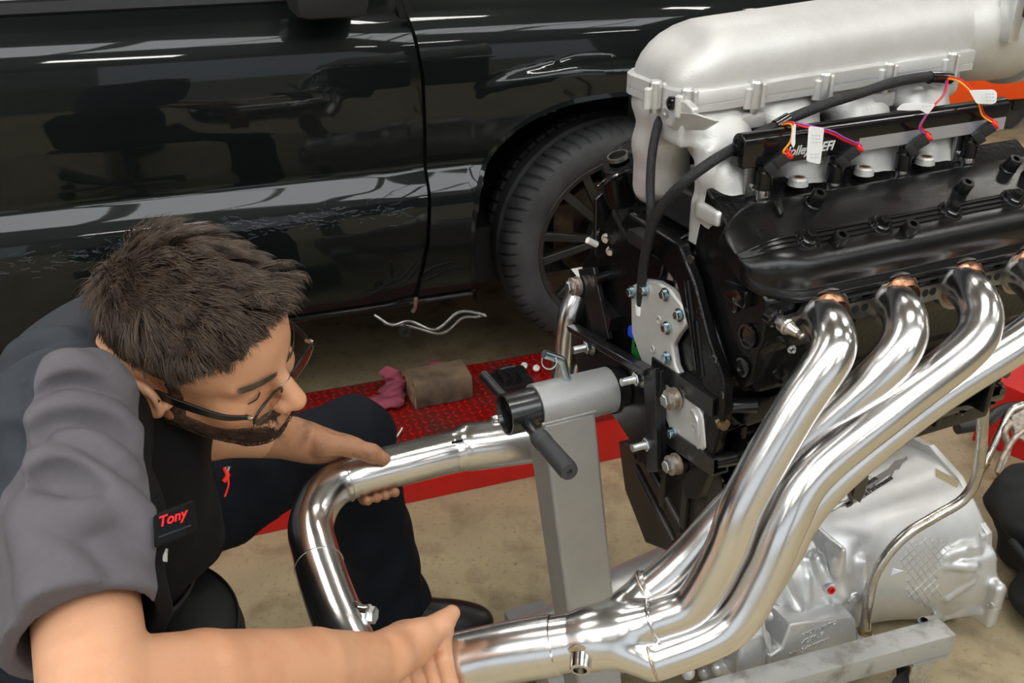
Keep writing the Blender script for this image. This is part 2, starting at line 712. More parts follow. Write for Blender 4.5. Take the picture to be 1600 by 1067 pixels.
def sdf_mesh(name, f, lo, hi, h, mat_, parent=None, xf=None, label=None, smooth_it=0, project=2):
    V, Q = polygonise(f, lo, hi, h, project)
    if smooth_it:
        V = lap(V, Q, smooth_it)
    if xf is not None:
        V = xf(V)
    me = bpy.data.meshes.new(name)
    me.from_pydata(V.tolist(), [], Q.tolist())
    me.validate()
    return link(name, me, mat_, parent, None, 0, 0, label)


def lap(V, Q, it):
    e = np.concatenate([Q[:, [0, 1]], Q[:, [1, 2]], Q[:, [2, 3]], Q[:, [3, 0]]])
    for _ in range(it):
        s = np.zeros_like(V)
        n = np.zeros(len(V))
        for a, b in ((0, 1), (1, 0)):
            np.add.at(s, e[:, a], V[e[:, b]])
            np.add.at(n, e[:, a], 1)
        V = 0.5 * V + 0.5 * s / np.maximum(n, 1)[:, None]
    return V


def exf(V):
    return EO + V[:, :1] * e1 + V[:, 1:2] * e2 + V[:, 2:3] * e3


def text3d(name, body, org, xd, yd, size, mat_, parent, ext=0.0006, shear=0.0, align='LEFT', space=1.0, bold=0.0, conform=None):
    cu = bpy.data.curves.new(name, 'FONT')
    cu.body = body
    cu.size = size
    cu.extrude = ext
    cu.shear = shear
    cu.offset = bold
    cu.align_x = align
    cu.space_character = space
    ob = bpy.data.objects.new(name, cu)
    COL.objects.link(ob)
    dg = bpy.context.evaluated_depsgraph_get()
    dg.update()
    me = bpy.data.meshes.new_from_object(ob.evaluated_get(dg))
    bpy.data.objects.remove(ob)
    xd = nrm(xd)
    zd = nrm(np.cross(xd, yd))
    yd = np.cross(zd, xd)
    mt = Matrix(((xd[0], yd[0], zd[0], org[0]), (xd[1], yd[1], zd[1], org[1]), (xd[2], yd[2], zd[2], org[2]), (0, 0, 0, 1)))
    me.transform(mt)
    if conform is not None:
        # lay the letters on a curved surface
        f_, local = conform
        n_ = len(me.vertices)
        co = np.empty(n_ * 3)
        me.vertices.foreach_get('co', co)
        co = co.reshape(-1, 3)
        hgt = (co - np.asarray(org)) @ zd
        flat = co - hgt[:, None] * zd
        for _ in range(4):
            d_ = f_(local(flat))
            flat = flat - zd * d_[:, None] * .8
        co = flat + zd * (hgt + ext * .6)[:, None]
        me.vertices.foreach_set('co', co.reshape(-1))
    me.materials.clear()
    return link(name, me, mat_, parent, 30)


def clone(o, parent, delta, label=None):
    c = o.copy()
    COL.objects.link(c)
    adopt(c, parent)
    c.location = c.location + Vector([float(x) for x in delta])
    return c
# ------------------------------------------------------------------ room: floor, walls, ceiling, lamps
def floor_material():
    m = bpy.data.materials.new('concrete')
    m.use_nodes = True
    nt = m.node_tree
    N, L = nt.nodes, nt.links
    b = N['Principled BSDF']
    tc = N.new('ShaderNodeTexCoord')

    def noise(scale, detail=6, rough=0.6):
        n = N.new('ShaderNodeTexNoise')
        n.inputs['Scale'].default_value = scale
        n.inputs['Detail'].default_value = detail
        n.inputs['Roughness'].default_value = rough
        L.new(tc.outputs['Object'], n.inputs['Vector'])
        return n

    def rng(src, a, c):
        r = N.new('ShaderNodeMapRange')
        r.inputs['From Min'].default_value = a
        r.inputs['From Max'].default_value = c
        L.new(src, r.inputs['Value'])
        return r.outputs[0]

    def mix(fac, a, c):
        x = N.new('ShaderNodeMix')
        x.data_type = 'RGBA'
        L.new(fac, x.inputs[0])
        if isinstance(a, tuple):
            x.inputs[6].default_value = a
        else:
            L.new(a, x.inputs[6])
        x.inputs[7].default_value = c
        return x.outputs[2]
    big, med, fine = noise(1.7), noise(9), noise(70, 3)
    c = mix(rng(big.outputs['Fac'], 0.35, 0.65), lin(178, 162, 126), lin(152, 138, 110))
    c = mix(rng(med.outputs['Fac'], 0.5, 0.72), c, lin(128, 112, 86))
    c = mix(rng(fine.outputs['Fac'], 0.58, 0.75), c, lin(120, 106, 82))
    spot = noise(13, 2)
    c = mix(rng(spot.outputs['Fac'], 0.72, 0.76), c, lin(70, 62, 50))
    L.new(c, b.inputs['Base Color'])
    r = N.new('ShaderNodeMapRange')
    r.inputs['To Min'].default_value = 0.32
    r.inputs['To Max'].default_value = 0.6
    L.new(med.outputs['Fac'], r.inputs['Value'])
    L.new(r.outputs[0], b.inputs['Roughness'])
    bp = N.new('ShaderNodeBump')
    bp.inputs['Strength'].default_value = 0.15
    bp.inputs['Distance'].default_value = 0.003
    L.new(fine.outputs['Fac'], bp.inputs['Height'])
    L.new(bp.outputs[0], b.inputs['Normal'])
    M['concrete'] = m


floor_material()
X0, X1, Y0, Y1, ZC = -8.0, 10.0, -6.0, 12.0, 4.6
struct(MB().box((1, 3, -0.05), (9.2, 9.2, 0.05)).build('floor', 'concrete'))
struct(MB().box((1, 3, ZC + 0.05), (9.2, 9.2, 0.05)).build('ceiling', 'ceiling_paint'))
struct(MB().box((1, Y1 + 0.05, ZC / 2), (9.2, 0.05, ZC / 2)).build('wall_back', 'wall_paint'))
struct(MB().box((X1 + 0.1, 3, ZC / 2), (0.05, 9, ZC / 2)).build('wall_right', 'wall_paint'))
# left wall with one open roller door
mb = MB()
mb.box((X0 - 0.05, -4.5, ZC / 2), (0.05, 1.5, ZC / 2))
mb.box((X0 - 0.05, 7.0, ZC / 2), (0.05, 5.0, ZC / 2))
mb.box((X0 - 0.05, -0.5, 4.05), (0.05, 2.5, 0.55))
struct(mb.build('wall_left', 'wall_paint'))
# wall behind the camera with two open roller doors
mb = MB()
for x, hw in ((-7.4, 0.7), (1.0, 0.5), (9.4, 0.7)):
    mb.box((x, Y0 - 0.05, ZC / 2), (hw, 0.05, ZC / 2))
mb.box((1, Y0 - 0.05, 4.1), (9, 0.05, 0.5))
struct(mb.build('wall_front', 'wall_paint'))
struct(MB().box((1, -14, -0.06), (25, 8, 0.05)).build('floor_outside', 'concrete'))

for n_, (x, y) in enumerate([(-5.4, -1.6), (-3.2, -1.6), (-1.0, -1.6), (1.2, -1.6), (3.4, -1.6), (5.6, -1.6)]):
    w_ = MB().box((x, y, ZC - 0.012), (1.0, 0.95, 0.006)).build('window_%d' % (n_ + 1), 'skylight_panel')
    struct(w_)
    fr_ = MB()
    for sx_ in (-1, 0, 1):
        fr_.box((x + sx_ * 1.03, y, ZC - 0.03), (0.03, 1.0, 0.03))
    for sy_ in (-1, 1):
        fr_.box((x, y + sy_ * 0.98, ZC - 0.03), (1.03, 0.03, 0.03))
    fr_.build('window_frame', 'lamp_case', w_)

for iy, y in enumerate((-4.2, 1.2, 4.6, 8.0)):
    for ix, x in enumerate((-5.5, -2.2, 1.1, 4.4, 7.7)):
        t = thing('ceiling_lamp', 'long white tube lamp on the workshop ceiling', 'lamp', (x, y, ZC), 'ceiling lamps')
        MB().cbox((x, y, ZC - 0.05), (0.66, 0.17, 0.045), 0.01).build('lamp_housing', 'lamp_case', t)
        for k in (-1, 1):
            MB().box((x, y + k * 0.075, ZC - 0.105), (0.6, 0.045, 0.01)).build('lamp_tube', 'lamp_white', t)
# ------------------------------------------------------------------ lift runways
def loz_mesh(name, s0, s1, w0, w1, z, pitch, ln, wd, parent):
    vs, fs = [], []
    i = 0
    s = s0
    while s < s1:
        j = 0
        w = w0
        while w < w1:
            a = math.radians(52) if (i + j) % 2 == 0 else math.radians(-52)
            cs, sn = math.cos(a), math.sin(a)
            o = len(vs)
            for (u, v, zz) in ((-ln, 0, 0), (0, -wd, 0), (ln, 0, 0), (0, wd, 0), (-ln * .45, 0, 0.0022), (ln * .45, 0, 0.0022)):
                vs.append(tuple(T(s + u * cs - v * sn, w + u * sn + v * cs, z + zz)))
            fs += [(o, o + 1, o + 4), (o + 1, o + 5, o + 4), (o + 1, o + 2, o + 5), (o + 2, o + 3, o + 5), (o + 3, o + 4, o + 5), (o + 3, o, o + 4)]
            j += 1
            w += pitch
        i += 1
        s += pitch
    m = MB()
    m.v, m.f = vs, fs
    o = m.build(name, 'red_tread', parent, sharp=None)
    o['kind'] = 'stuff'
    return o


TA = (t1, t2, np.array([0, 0, 1.0]))
lift = thing('lift_runway', 'red steel lift runway with tread plate top under the near wheel', 'vehicle lift', T(0, 0.1, 0))
MB().cbox(T(-0.5, 0.11, 0.072), (3.0, 0.212, 0.072), 0.004, TA).build('runway_beam', 'red_paint', lift)
MB().box(T(-0.5, 0.11, 0.1465), (3.0, 0.214, 0.0035), TA).build('tread_plate', 'red_plate', lift)
loz_mesh('tread_pattern', -1.6, 0.7, -0.09, 0.315, 0.1500, 0.0235, 0.0125, 0.0042, lift)
lift2 = thing('lift_runway', 'red steel lift runway far under the truck', 'vehicle lift', T(0, -1.6, 0))
MB().cbox(T(-0.5, -1.55, 0.072), (3.0, 0.212, 0.072), 0.004, TA).build('runway_beam', 'red_paint', lift2)
MB().box(T(-0.5, -1.55, 0.1465), (3.0, 0.214, 0.0035), TA).build('tread_plate', 'red_plate', lift2)

# ------------------------------------------------------------------ pickup truck
truck = thing('pickup_truck', 'glossy black pickup truck parked on the red lift', 'truck', T(0, -0.9, 0.15))
PZ = [0.425, 0.435, 0.455, 0.50, 0.60, 0.68, 0.72, 0.745, 0.775, 0.805, 0.818, 0.830, 0.85, 0.95, 1.04, 1.10, 1.14, 1.17, 1.195, 1.215, 1.23, 1.245]
PW = [-.055, -.022, -.006, 0.002, 0.010, 0.012, 0.010, 0.003, -.012, -.030, -.038, -.036, -.032, -.018, -.014, -.018, -.026, -.036, -.049, -.064, -.082, -.105]


def prof_w(z):
    # smooth through the control points
    ws = 0
    for d, k in ((-0.008, .25), (0, .5), (0.008, .25)):
        ws += k * np.interp(z + d, PZ, PW)
    return ws


CS = [-.45, -.206, -.126, .055, .363, .80, 1.2]
CZ = [1.00, 1.034, 1.057, 1.084, 1.072, 1.02, 0.96]


def side_w(s, z):
    w = prof_w(z)
    if s > -0.25:
        A = 0.040 * min(1, max(0, (s + 0.23) / 0.35)) ** 0.8
        zc = np.interp(s, CS, CZ)
        if z < zc:
            w += A * (1 - math.exp(-((zc - z) / 0.014) ** 1.5)) * math.exp(-max(0, zc - z - 0.06) * 1.2)
    if s > 0.2:
        w -= 0.16 * ((s - 0.2) / 0.9) ** 2.2
    return w


GS = [-.40, -.415, -.403, -.374, -.361, -.360, -.362, -.374, -.392, -.400]
GZ = [0.40, .426, .484, .614, .760, .848, 1.066, 1.161, 1.235, 1.262]


def gap_s(z):
    return float(np.interp(z, GZ, GS))


ZS = np.unique(np.concatenate([np.linspace(0.425, 1.245, 84), PZ]))
# door
sd = np.linspace(0, 1, 30)
pts = []
for a in sd:
    pts.append([T(-2.7 + a * (gap_s(z) - 0.003 + 2.7), side_w(-1, z) - (0.012 if a == 1 else 0), z) for z in ZS])
pts.append([T(gap_s(z) - 0.002, -0.06, z) for z in ZS])
door = MB().grid(pts).build('door', 'truck_paint', truck, sharp=40, label='dark door with a raised side band and scuffs')
# fender with wheel arch
WS, WZ, WR = 0.235, 0.516, 0.36
AC = (0.19, 0.57)


def arch_r(th):
    # squarish arch opening
    c, s_ = abs(math.cos(th)), abs(math.sin(th))
    n = 2.5
    return 1.0 / ((c / 0.432) ** n + (s_ / 0.408) ** n) ** (1 / n)


def in_arch(s, z):
    d = math.hypot(s - AC[0], z - AC[1])
    return d < arch_r(math.atan2(z - AC[1], s - AC[0]))


ss = np.concatenate([np.linspace(0, 1, 110)])
vs, idx = [], {}
S1 = 1.12
gridp = []
for i, a in enumerate(ss):
    col = []
    for z in ZS:
        s = gap_s(z) + 0.003 + a * (S1 - gap_s(z) - 0.003)
        col.append([s, z])
    gridp.append(col)
gp = np.array(gridp)
ni, nj = gp.shape[:2]
inside = np.zeros((ni, nj), bool)
for i in range(ni):
    for j in range(nj):
        s, z = gp[i, j]
        th = math.atan2(z - AC[1], s - AC[0])
        d = math.hypot(s - AC[0], z - AC[1])
        R_ = arch_r(th)
        inside[i, j] = d < R_ - 0.006
faces = []
vid = -np.ones((ni, nj), int)
V = []
used = np.zeros((ni, nj), bool)
for i in range(ni - 1):
    for j in range(nj - 1):
        q = [(i, j), (i + 1, j), (i + 1, j + 1), (i, j + 1)]
        if sum(inside[a] for a in q) <= 2 and not all(inside[a] for a in q):
            for a in q:
                if vid[a] < 0:
                    s, z = gp[a]
                    if inside[a]:
                        th = math.atan2(z - AC[1], s - AC[0])
                        R_ = arch_r(th)
                        s, z = AC[0] + R_ * math.cos(th), AC[1] + R_ * math.sin(th)
                    vid[a] = len(V)
                    V.append(T(s, side_w(s, z), z))
            faces.append(tuple(vid[a] for a in q))
fm = MB()
fm.v = [tuple(v) for v in V]
fm.f = faces
fender = fm.build('fender', 'truck_paint', truck, sharp=40)
# arch lip: a rolled edge going inwards
rl = []
for k in range(61):
    th = math.radians(-20 + 222 * k / 60)
    R_ = arch_r(th)
    s, z = AC[0] + R_ * math.cos(th), AC[1] + R_ * math.sin(th)
    w = side_w(s, z)
    s2, z2 = AC[0] + (R_ + 0.012) * math.cos(th), AC[1] + (R_ + 0.012) * math.sin(th)
    s3, z3 = AC[0] + (R_ - 0.004) * math.cos(th), AC[1] + (R_ - 0.004) * math.sin(th)
    rl.append([T(s2, w + 0.001, z2), T(s, w + 0.004, z), T(s3, w - 0.004, z3), T(s3, w - 0.05, z3)])
MB().grid(rl).build('arch_lip', 'truck_paint', truck, sharp=60)
# wheel well liner
rl = []
for k in range(41):
    th = math.radians(-25 + 230 * k / 40)
    R_ = arch_r(th) - 0.004
    s, z = AC[0] + R_ * math.cos(th), AC[1] + R_ * math.sin(th)
    rl.append([T(s, -0.04, z), T(AC[0] + R_ * 1.05 * math.cos(th), -0.5, AC[1] + R_ * 1.05 * math.sin(th))])
MB().grid(rl).build('wheel_well', 'gap_black', truck, sharp=60)
MB().box(T(0.2, -0.52, 0.80), (0.62, 0.01, 0.34), TA).build('inner_wing', 'gap_black', truck)
# top of fender, hood, belt trim, window, underbody
hd = []
for k in range(24):
    s = -0.397 + (S1 + 0.397) * k / 23
    w0 = side_w(s, 1.245)
    hd.append([T(s, w0, 1.245), T(s, w0 - 0.03, 1.252), T(s, w0 - 0.09, 1.258), T(s, w0 - 0.35, 1.275 - 0.03 * max(0, s)), T(s, w0 - 0.9, 1.29 - 0.03 * max(0, s))])
MB().grid(hd).build('hood', 'truck_paint', truck, sharp=40)
MB().grid([[T(s, -0.105, 1.245), T(s, -0.100, 1.252), T(s, -0.104, 1.275), T(s, -0.12, 1.279)] for s in (-2.7, -1.5, -0.42)]).build('belt_trim', 'black_trim', truck)
MB().grid([[T(-0.397, -0.1, 1.243), T(-0.4, -0.12, 1.28)], [T(-0.43, -0.1, 1.243), T(-0.43, -0.12, 1.28)]]).build('trim_end', 'black_trim', truck)
MB().prism([T(-2.7, -0.12, 1.277), T(-0.47, -0.12, 1.277), T(-0.95, -0.32, 1.75), T(-2.7, -0.32, 1.75)], -0.006 * t2).build('side_window', 'window_glass', truck)
MB().cbox(T(-1.6, -0.95, 1.77), (1.0, 0.66, 0.03), 0.02, TA).build('roof', 'truck_paint', truck)
MB().box(T(-0.9, -1.0, 0.47), (1.7, 0.80, 0.09), TA).build('underbody', 'under_black', truck)
MB().box(T(-1.55, -0.28, 0.50), (1.16, 0.24, 0.06), TA).build('sill_floor', 'under_black', truck)
MB().box(T(-1.0, -1.86, 0.82), (2.1, 0.02, 0.42), TA).build('far_side', 'truck_paint', truck)
MB().box(T(1.1, -0.95, 0.85), (0.02, 0.85, 0.36), TA).build('nose', 'truck_paint', truck)
# dark seam between door and fender is the open gap; a dark strip behind it
MB().grid([[T(gap_s(z) - 0.02, -0.062, z) for z in ZS], [T(gap_s(z) + 0.02, -0.062, z) for z in ZS]]).build('door_gap_liner', 'gap_black', truck)
# rocker lip with a bright edge
lp = [T(s, -0.012, 0.437) for s in np.linspace(-2.7, -0.42, 12)]
MB().tube(lp, 0.007, 10).build('rocker_lip', 'truck_paint', truck)
MB().tube([T(s, -0.012, 0.437) for s in np.linspace(-0.41, -0.245, 5)], 0.007, 10).build('rocker_lip', 'truck_paint', truck)
# door mirror
MB().cbox(T(-0.60, 0.03, 1.30), (0.085, 0.10, 0.065), 0.03, TA).build('door_mirror', 'black_trim', truck)
MB().tube(catmull([T(-0.55, -0.09, 1.25), T(-0.57, -0.04, 1.25), T(-0.60, 0.02, 1.27)], 5), 0.022, 12).build('mirror_arm', 'black_trim', truck)
# scratches in the clear coat below the band
rs = random.Random(3)
sc = MB()
for k in range(300):
    s0 = rs.uniform(-1.45, -0.95) if k < 150 else rs.uniform(-0.95, -0.42)
    z0 = rs.gauss(0.70, 0.018) if k < 150 else rs.gauss(0.725, 0.014)
    ln, dz = rs.uniform(0.003, 0.028), rs.gauss(0, 0.005)
    th = rs.uniform(0.0002, 0.0008)
    q = []
    for u in (0, 0.5, 1):
        s, z = s0 + u * ln, z0 + u * dz + rs.gauss(0, 0.001)
        q.append((s, z))
    a = [T(s, side_w(-1, z - th) + 0.0006, z - th) for s, z in q]
    b = [T(s, side_w(-1, z + th) + 0.0006, z + th) for s, z in q]
    sc.grid([[a[i], b[i]] for i in range(3)])
mat('scratch', lin(74, 82, 90), 0.6)
o = sc.build('scratches', 'scratch', truck, sharp=None, label='pale scuffs and scratches in the paint')
o['kind'] = 'stuff'

# wheel
def tyre():
    prof = [(-0.285, 0.262), (-0.292, 0.29), (-0.288, 0.325), (-0.272, 0.348), (-0.25, 0.357), (-0.21, 0.3615), (-0.16, 0.3625), (-0.11, 0.3615), (-0.07, 0.357),
            (-0.048, 0.348), (-0.034, 0.330), (-0.028, 0.305), (-0.030, 0.282), (-0.036, 0.268), (-0.045, 0.258)]
    pr = catmull([np.array([a, b, 0]) for a, b in prof], 5)
    nth = 900
    rings = []
    for k in range(nth):
        th = 2 * math.pi * k / nth
        row = []
        for q in pr:
            w, r = q[0], q[1]
            if r > 0.325:
                u = (w + 0.16) / 0.125           # -1..1 across the tread
                ph = (th * 62 / (2 * math.pi) + 0.55 * u * abs(u) + 0.25 * u) % 1
                dep = 0
                if abs(u) > 0.30:
                    dd = abs(ph - 0.5)
                    dep = 0.0075 * max(0, 1 - (dd / 0.13) ** 4) if dd < 0.13 else 0
                    if (int(th * 62 / (2 * math.pi)) % 2) and abs(u) > 0.95:
                        dep *= 0.5
                if abs(abs(u) - 0.30) < 0.055:
                    dep = 0.008
                r -= dep * min(1, (r - 0.325) / 0.02)
            row.append(T(WS + r * math.cos(th), w, WZ + r * math.sin(th)))
        rings.append(row)
    rings.append(rings[0])
    return MB().grid(rings)


tyre().build('tyre', 'rubber_tyre', truck, sharp=30)
# raised rings and letters ring on the sidewall
MB().lathe(T(WS, -0.0295, WZ), t2, [(-0.001, 0.298), (0.002, 0.299), (0.002, 0.302), (-0.001, 0.303)], 96, cap=False).build('sidewall_ring', 'rubber_tyre', truck)
MB().lathe(T(WS, 0, WZ), t2, [(-0.05, 0.262), (-0.040, 0.268), (-0.036, 0.264), (-0.040, 0.25), (-0.06, 0.243), (-0.20, 0.235), (-0.28, 0.25)], 96, cap=False).build('rim', 'rim_dark', truck)
for k in range(7):
    a = 2 * math.pi * k / 7 + 0.42
    for da in (-0.13, 0.13):
        c0, c1 = a + da * 0.55, a + da * 1.25
        p0 = T(WS + 0.055 * math.cos(c0), -0.075, WZ + 0.055 * math.sin(c0))
        p1 = T(WS + 0.245 * math.cos(c1), -0.055, WZ + 0.245 * math.sin(c1))
        d = p1 - p0
        x = nrm(np.cross(d, t2))
        MB().rings([[p0 + x * 0.011, p0 + x * 0.009 - t2 * 0.03, p0 - x * 0.009 - t2 * 0.03, p0 - x * 0.011],
                    [p1 + x * 0.014, p1 + x * 0.010 - t2 * 0.03, p1 - x * 0.010 - t2 * 0.03, p1 - x * 0.014]]).build('spoke', 'rim_dark', truck, bevel=0.003, recalc=True)
MB().lathe(T(WS, -0.11, WZ), t2, [(0, 0.085), (0.03, 0.082), (0.038, 0.07), (0.038, 0.04), (0.05, 0.036), (0.05, 0.001)], 40).build('wheel_hub', 'rim_dark', truck)
MB().lathe(T(WS, -0.19, WZ), t2, [(0, 0.16), (0.025, 0.16), (0.025, 0.001)], 60).build('brake_disc', 'brake_rust', truck)
MB().cbox(T(WS - 0.145, -0.17, WZ + 0.035), (0.035, 0.035, 0.075), 0.012, TA).build('brake_caliper', 'brake_rust', truck)
# brake and fuel lines under the sill
for pp in ([(585, 492, 2.62), (612, 508, 2.62), (640, 502, 2.62), (680, 515, 2.62), (716, 488, 2.62), (745, 489, 2.62), (760, 494, 2.62)],
           [(600, 505, 2.64), (640, 510, 2.64), (690, 521, 2.64), (722, 497, 2.64), (745, 495, 2.64), (758, 491, 2.64)]):
    MB().tube(catmull([P(*q) for q in pp], 6), 0.0042, 10).build('fuel_line', 'flange_steel', truck)
MB().lathe(P(632, 516, 2.6), t2, [(0, 0.016), (0.012, 0.016), (0.012, 0.008), (0.004, 0.008)], 20, cap=False).build('line_clamp', 'black_trim', truck)
MB().tube([P(650, 466, 2.58), P(649, 480, 2.6), P(645, 486, 2.62)], 0.006, 8).build('jack_tab', 'zinc', truck)
# red frame patch with holes seen below the sill
# ------------------------------------------------------------------ engine stand
EA = (e1, e2, e3)
stand = thing('engine_stand', 'grey steel engine stand with black rotating head and long grip handle', 'engine stand', E(0, 0, -0.93))
HT = -0.052                                     # height of the rotating tube
MB().lathe(E(-0.158, 0, HT), e1, [(0, 0.0305), (0, 0.0345), (0.122, 0.0345), (0.122, 0.0305)], 48, cap=False, closed=True).build('head_tube', 'stand_grey', stand)
MB().lathe(E(-0.205, 0, HT), e1, [(0.006, 0.026), (0, 0.0275), (0, 0.0302), (0.19, 0.0302), (0.19, 0.026)], 48, cap=False, closed=True).build('rotating_sleeve', 'stand_black', stand)
MB().lathe(E(-0.036, 0, HT), e1, [(0, 0.037), (0.006, 0.037), (0.006, 0.030)], 48, cap=False).build('tube_weld', 'stand_black', stand)
MB().tube([E(-0.183, -0.125, HT - 0.006), E(-0.183, 0.075, HT - 0.004)], 0.0085, 18).build('handle_bar', 'stand_black', stand)
MB().lathe(E(-0.183, 0.062, HT - 0.004), e2, [(0, 0.010), (0.002, 0.0128), (0.088, 0.0135), (0.094, 0.012), (0.094, 0.004), (0.091, 0.0035)], 28).build('handle_grip', 'grip_grey', stand)
for k in range(6):
    MB().lathe(E(-0.183, 0.067 + 0.003 * k, HT - 0.004), e2, [(0, 0.0128), (0.0008, 0.0136), (0.0016, 0.0128)], 24, cap=False).build('grip_ring', 'grip_grey', stand)
# locking pin
MB().tube(fillet_path([Ew(850, 553, 0.0), Ew(878, 562, 0.0), E(-0.105, 0.0, HT + 0.03)], 0.014), 0.0062, 16).build('locking_pin', 'zinc_blue', stand)
cc = Ew(858, 565, 0.004)
rg = [cc + 0.0105 * (math.cos(a) * nrm(CR) + math.sin(a) * nrm(CU)) for a in np.linspace(0, 2 * math.pi, 25)]
MB().tube(rg, 0.0011, 8).build('pin_ring', 'zinc', stand)
# post, tilted back a little


def post_c(h):
    return -0.113 - 0.138 * (h + 0.10)


pr = []
for h in (HT - 0.01, -0.80):
    c = post_c(h)
    pr.append([E(c + a, b, h) for a, b in ((-.042, -.034), (.042, -.034), (.042, .034), (-.042, .034))])
MB().rings(pr).build('post', 'stand_grey', stand, bevel=0.005, recalc=True)
# weld bead between tube and post
bead = [E(post_c(HT) + a, b, HT - 0.0345 * math.sqrt(max(0.0, 1 - (b / 0.0345) ** 2)) * 0.98) for a, b in
        [(-.043 + 0.086 * i / 24, 0.0335) for i in range(25)]]
MB().tube(bead, [0.0022 + 0.0007 * math.sin(k * 2.1) for k in range(25)], 8).build('weld_bead', 'stand_grey', stand)
# base: cross bar, long leg, casters
bc = post_c(-0.80)
MB().cbox(E(bc, 0, -0.785), (0.045, 0.33, 0.028), 0.004, EA).build('cross_bar', 'stand_grey', stand)
la, lb = E(bc + 0.02, 0.002, -0.782), E(0.741, 0.091, -0.777)
ld = nrm(lb - la)
lx, ly = nrm(np.cross(e3, ld)), e3
MB().cbox((la + lb) / 2, (np.linalg.norm(lb - la) / 2, 0.026, 0.026), 0.004, (ld, lx, ly)).build('leg', 'stand_grey_worn', stand)
MB().box(lb - ld * 0.05 - e3 * 0.030, (0.042, 0.027, 0.003), (ld, lx, ly)).build('caster_plate', 'stand_grey', stand)


def caster(top, d):
    x = nrm(np.cross(e3, d))
    zt = top[2]
    f = MB()
    for s in (-1, 1):
        f.prism([top + x * s * 0.020 + d * 0.028, top + x * s * 0.020 - d * 0.028, top + x * s * 0.020 - d * 0.030 - e3 * 0.03, top + x * s * 0.020 - d * 0.012 - e3 * (zt - 0.022),
                 top + x * s * 0.020 + d * 0.006 - e3 * (zt - 0.022)], x * s * 0.003)
    f.cbox(top - e3 * 0.004, (0.03, 0.023, 0.004), 0.0015, (d, x, e3))
    f.build('caster_fork', 'zinc', stand)
    wz = 0.034
    c = np.array([top[0], top[1], wz]) - d * 0.004
    MB().lathe(c - x * 0.014, x, [(0, 0.012), (0, 0.030), (0.004, 0.0335), (0.024, 0.0335), (0.028, 0.030), (0.028, 0.012)], 32).build('caster_wheel', 'rubber_tyre', stand)
    MB().hexbolt(c + x * 0.022, x, 0.007, 0.005).hexbolt(c - x * 0.022, -x, 0.007, 0.005).build('caster_axle', 'zinc', stand)


caster(lb - ld * 0.06 - e3 * 0.033, ld)
for wv in (-0.30, 0.30):
    caster(E(bc, wv, -0.815), e2)
# mounting plate and arms
plate = [Es(897, 508, -0.012), Es(1016, 576, -0.012), Es(1032, 580, -0.012), Es(1034, 736, -0.012), Es(1018, 738, -0.012), Es(985, 690, -0.012), Es(962, 655, -0.012), Es(905, 590, -0.012), Es(893, 530, -0.012)]
MB().prism(plate, e1 * 0.008).build('mount_plate', 'stand_black', stand, bevel=0.001)
MB().prism([Es(1014, 576, -0.012), Es(1032, 574, -0.012), Es(1036, 734, -0.012), Es(1020, 736, -0.012)], -e1 * 0.010).build('plate_rib', 'stand_black', stand, bevel=0.0015)
MB().prism([Es(896, 506, -0.014), Es(900, 516, -0.014), Es(1018, 586, -0.014), Es(1018, 574, -0.014)], -e1 * 0.014).build('plate_rib', 'stand_black', stand, bevel=0.0015)


def arm(a, b, th=0.013):
    d = nrm(b - a)
    x = e1
    y = nrm(np.cross(d, x))
    ro = [[q + x * sx * th + y * sy * th for sx, sy in ((-1, -1), (1, -1), (1, 1), (-1, 1))] for q in (a, b)]
    ri = [[q + x * sx * th * .78 + y * sy * th * .78 for sx, sy in ((-1, -1), (1, -1), (1, 1), (-1, 1))] for q in (b, b - d * 0.05)]
    MB().rings(ro + ri, True, True).build('mount_arm', 'stand_black', stand, recalc=True, sharp=20)


arm(E(0.008, 0.06, 0.012), E(0.008, 0.205, 0.022))
arm(E(0.008, 0.085, -0.080), E(0.008, 0.218, -0.062))
arm(E(0.008, -0.06, 0.02), E(0.008, -0.19, 0.05))
MB().prism([Es(903, 421, -0.006), Es(927, 418, -0.006), Es(951, 530, -0.006), Es(928, 534, -0.006)], e1 * 0.008).build('mount_bar', 'stand_black', stand, bevel=0.001)
for (px, py, s) in ((1002, 590, -0.014), (1018, 692, -0.014), (924, 541, -0.014)):
    o = Es(px, py, s)
    MB().hexbolt(o, -e1, 0.0105, 0.010, 0.0145, 0.020).build('plate_bolt', 'zinc', stand)
for (px, py, s) in ((1056, 622, -0.006), (1058, 724, -0.006), (904, 446, -0.008)):
    o = Es(px, py, s)
    MB().lathe(o, -e1, [(0, 0.0155), (0.003, 0.0155), (0.003, 0.011), (0.010, 0.011), (0.010, 0.0145), (0.0125, 0.0145), (0.0125, 0.001)], 24).build('spacer_washer', 'rust_steel', stand)
    MB().hexbolt(o - e1 * 0.0125, -e1, 0.0095, 0.008).build('arm_bolt', 'zinc', stand)
for a, b in ((E(0.006, 0.205, 0.022), E(0.05, 0.222, 0.022)), (E(0.006, 0.21, -0.060), E(0.05, 0.222, -0.055))):
    MB().tube([a, b], 0.010, 18).build('mount_stub', 'stand_black', stand)
# ------------------------------------------------------------------ the V8 engine (front end to the right, near bank towards the camera)
eng = thing('car_engine', 'black V8 car engine with grey cast intake, hung on the stand', 'engine', E(0.28, 0, -0.93))
SL = 0.60


def section(poly, s0, s1, name, m, bev=0.003, parent=None, label=None):
    return MB().prism([E(s0, a, b) for a, b in poly], e1 * (s1 - s0)).build(name, m, parent or eng, bevel=bev, label=label)


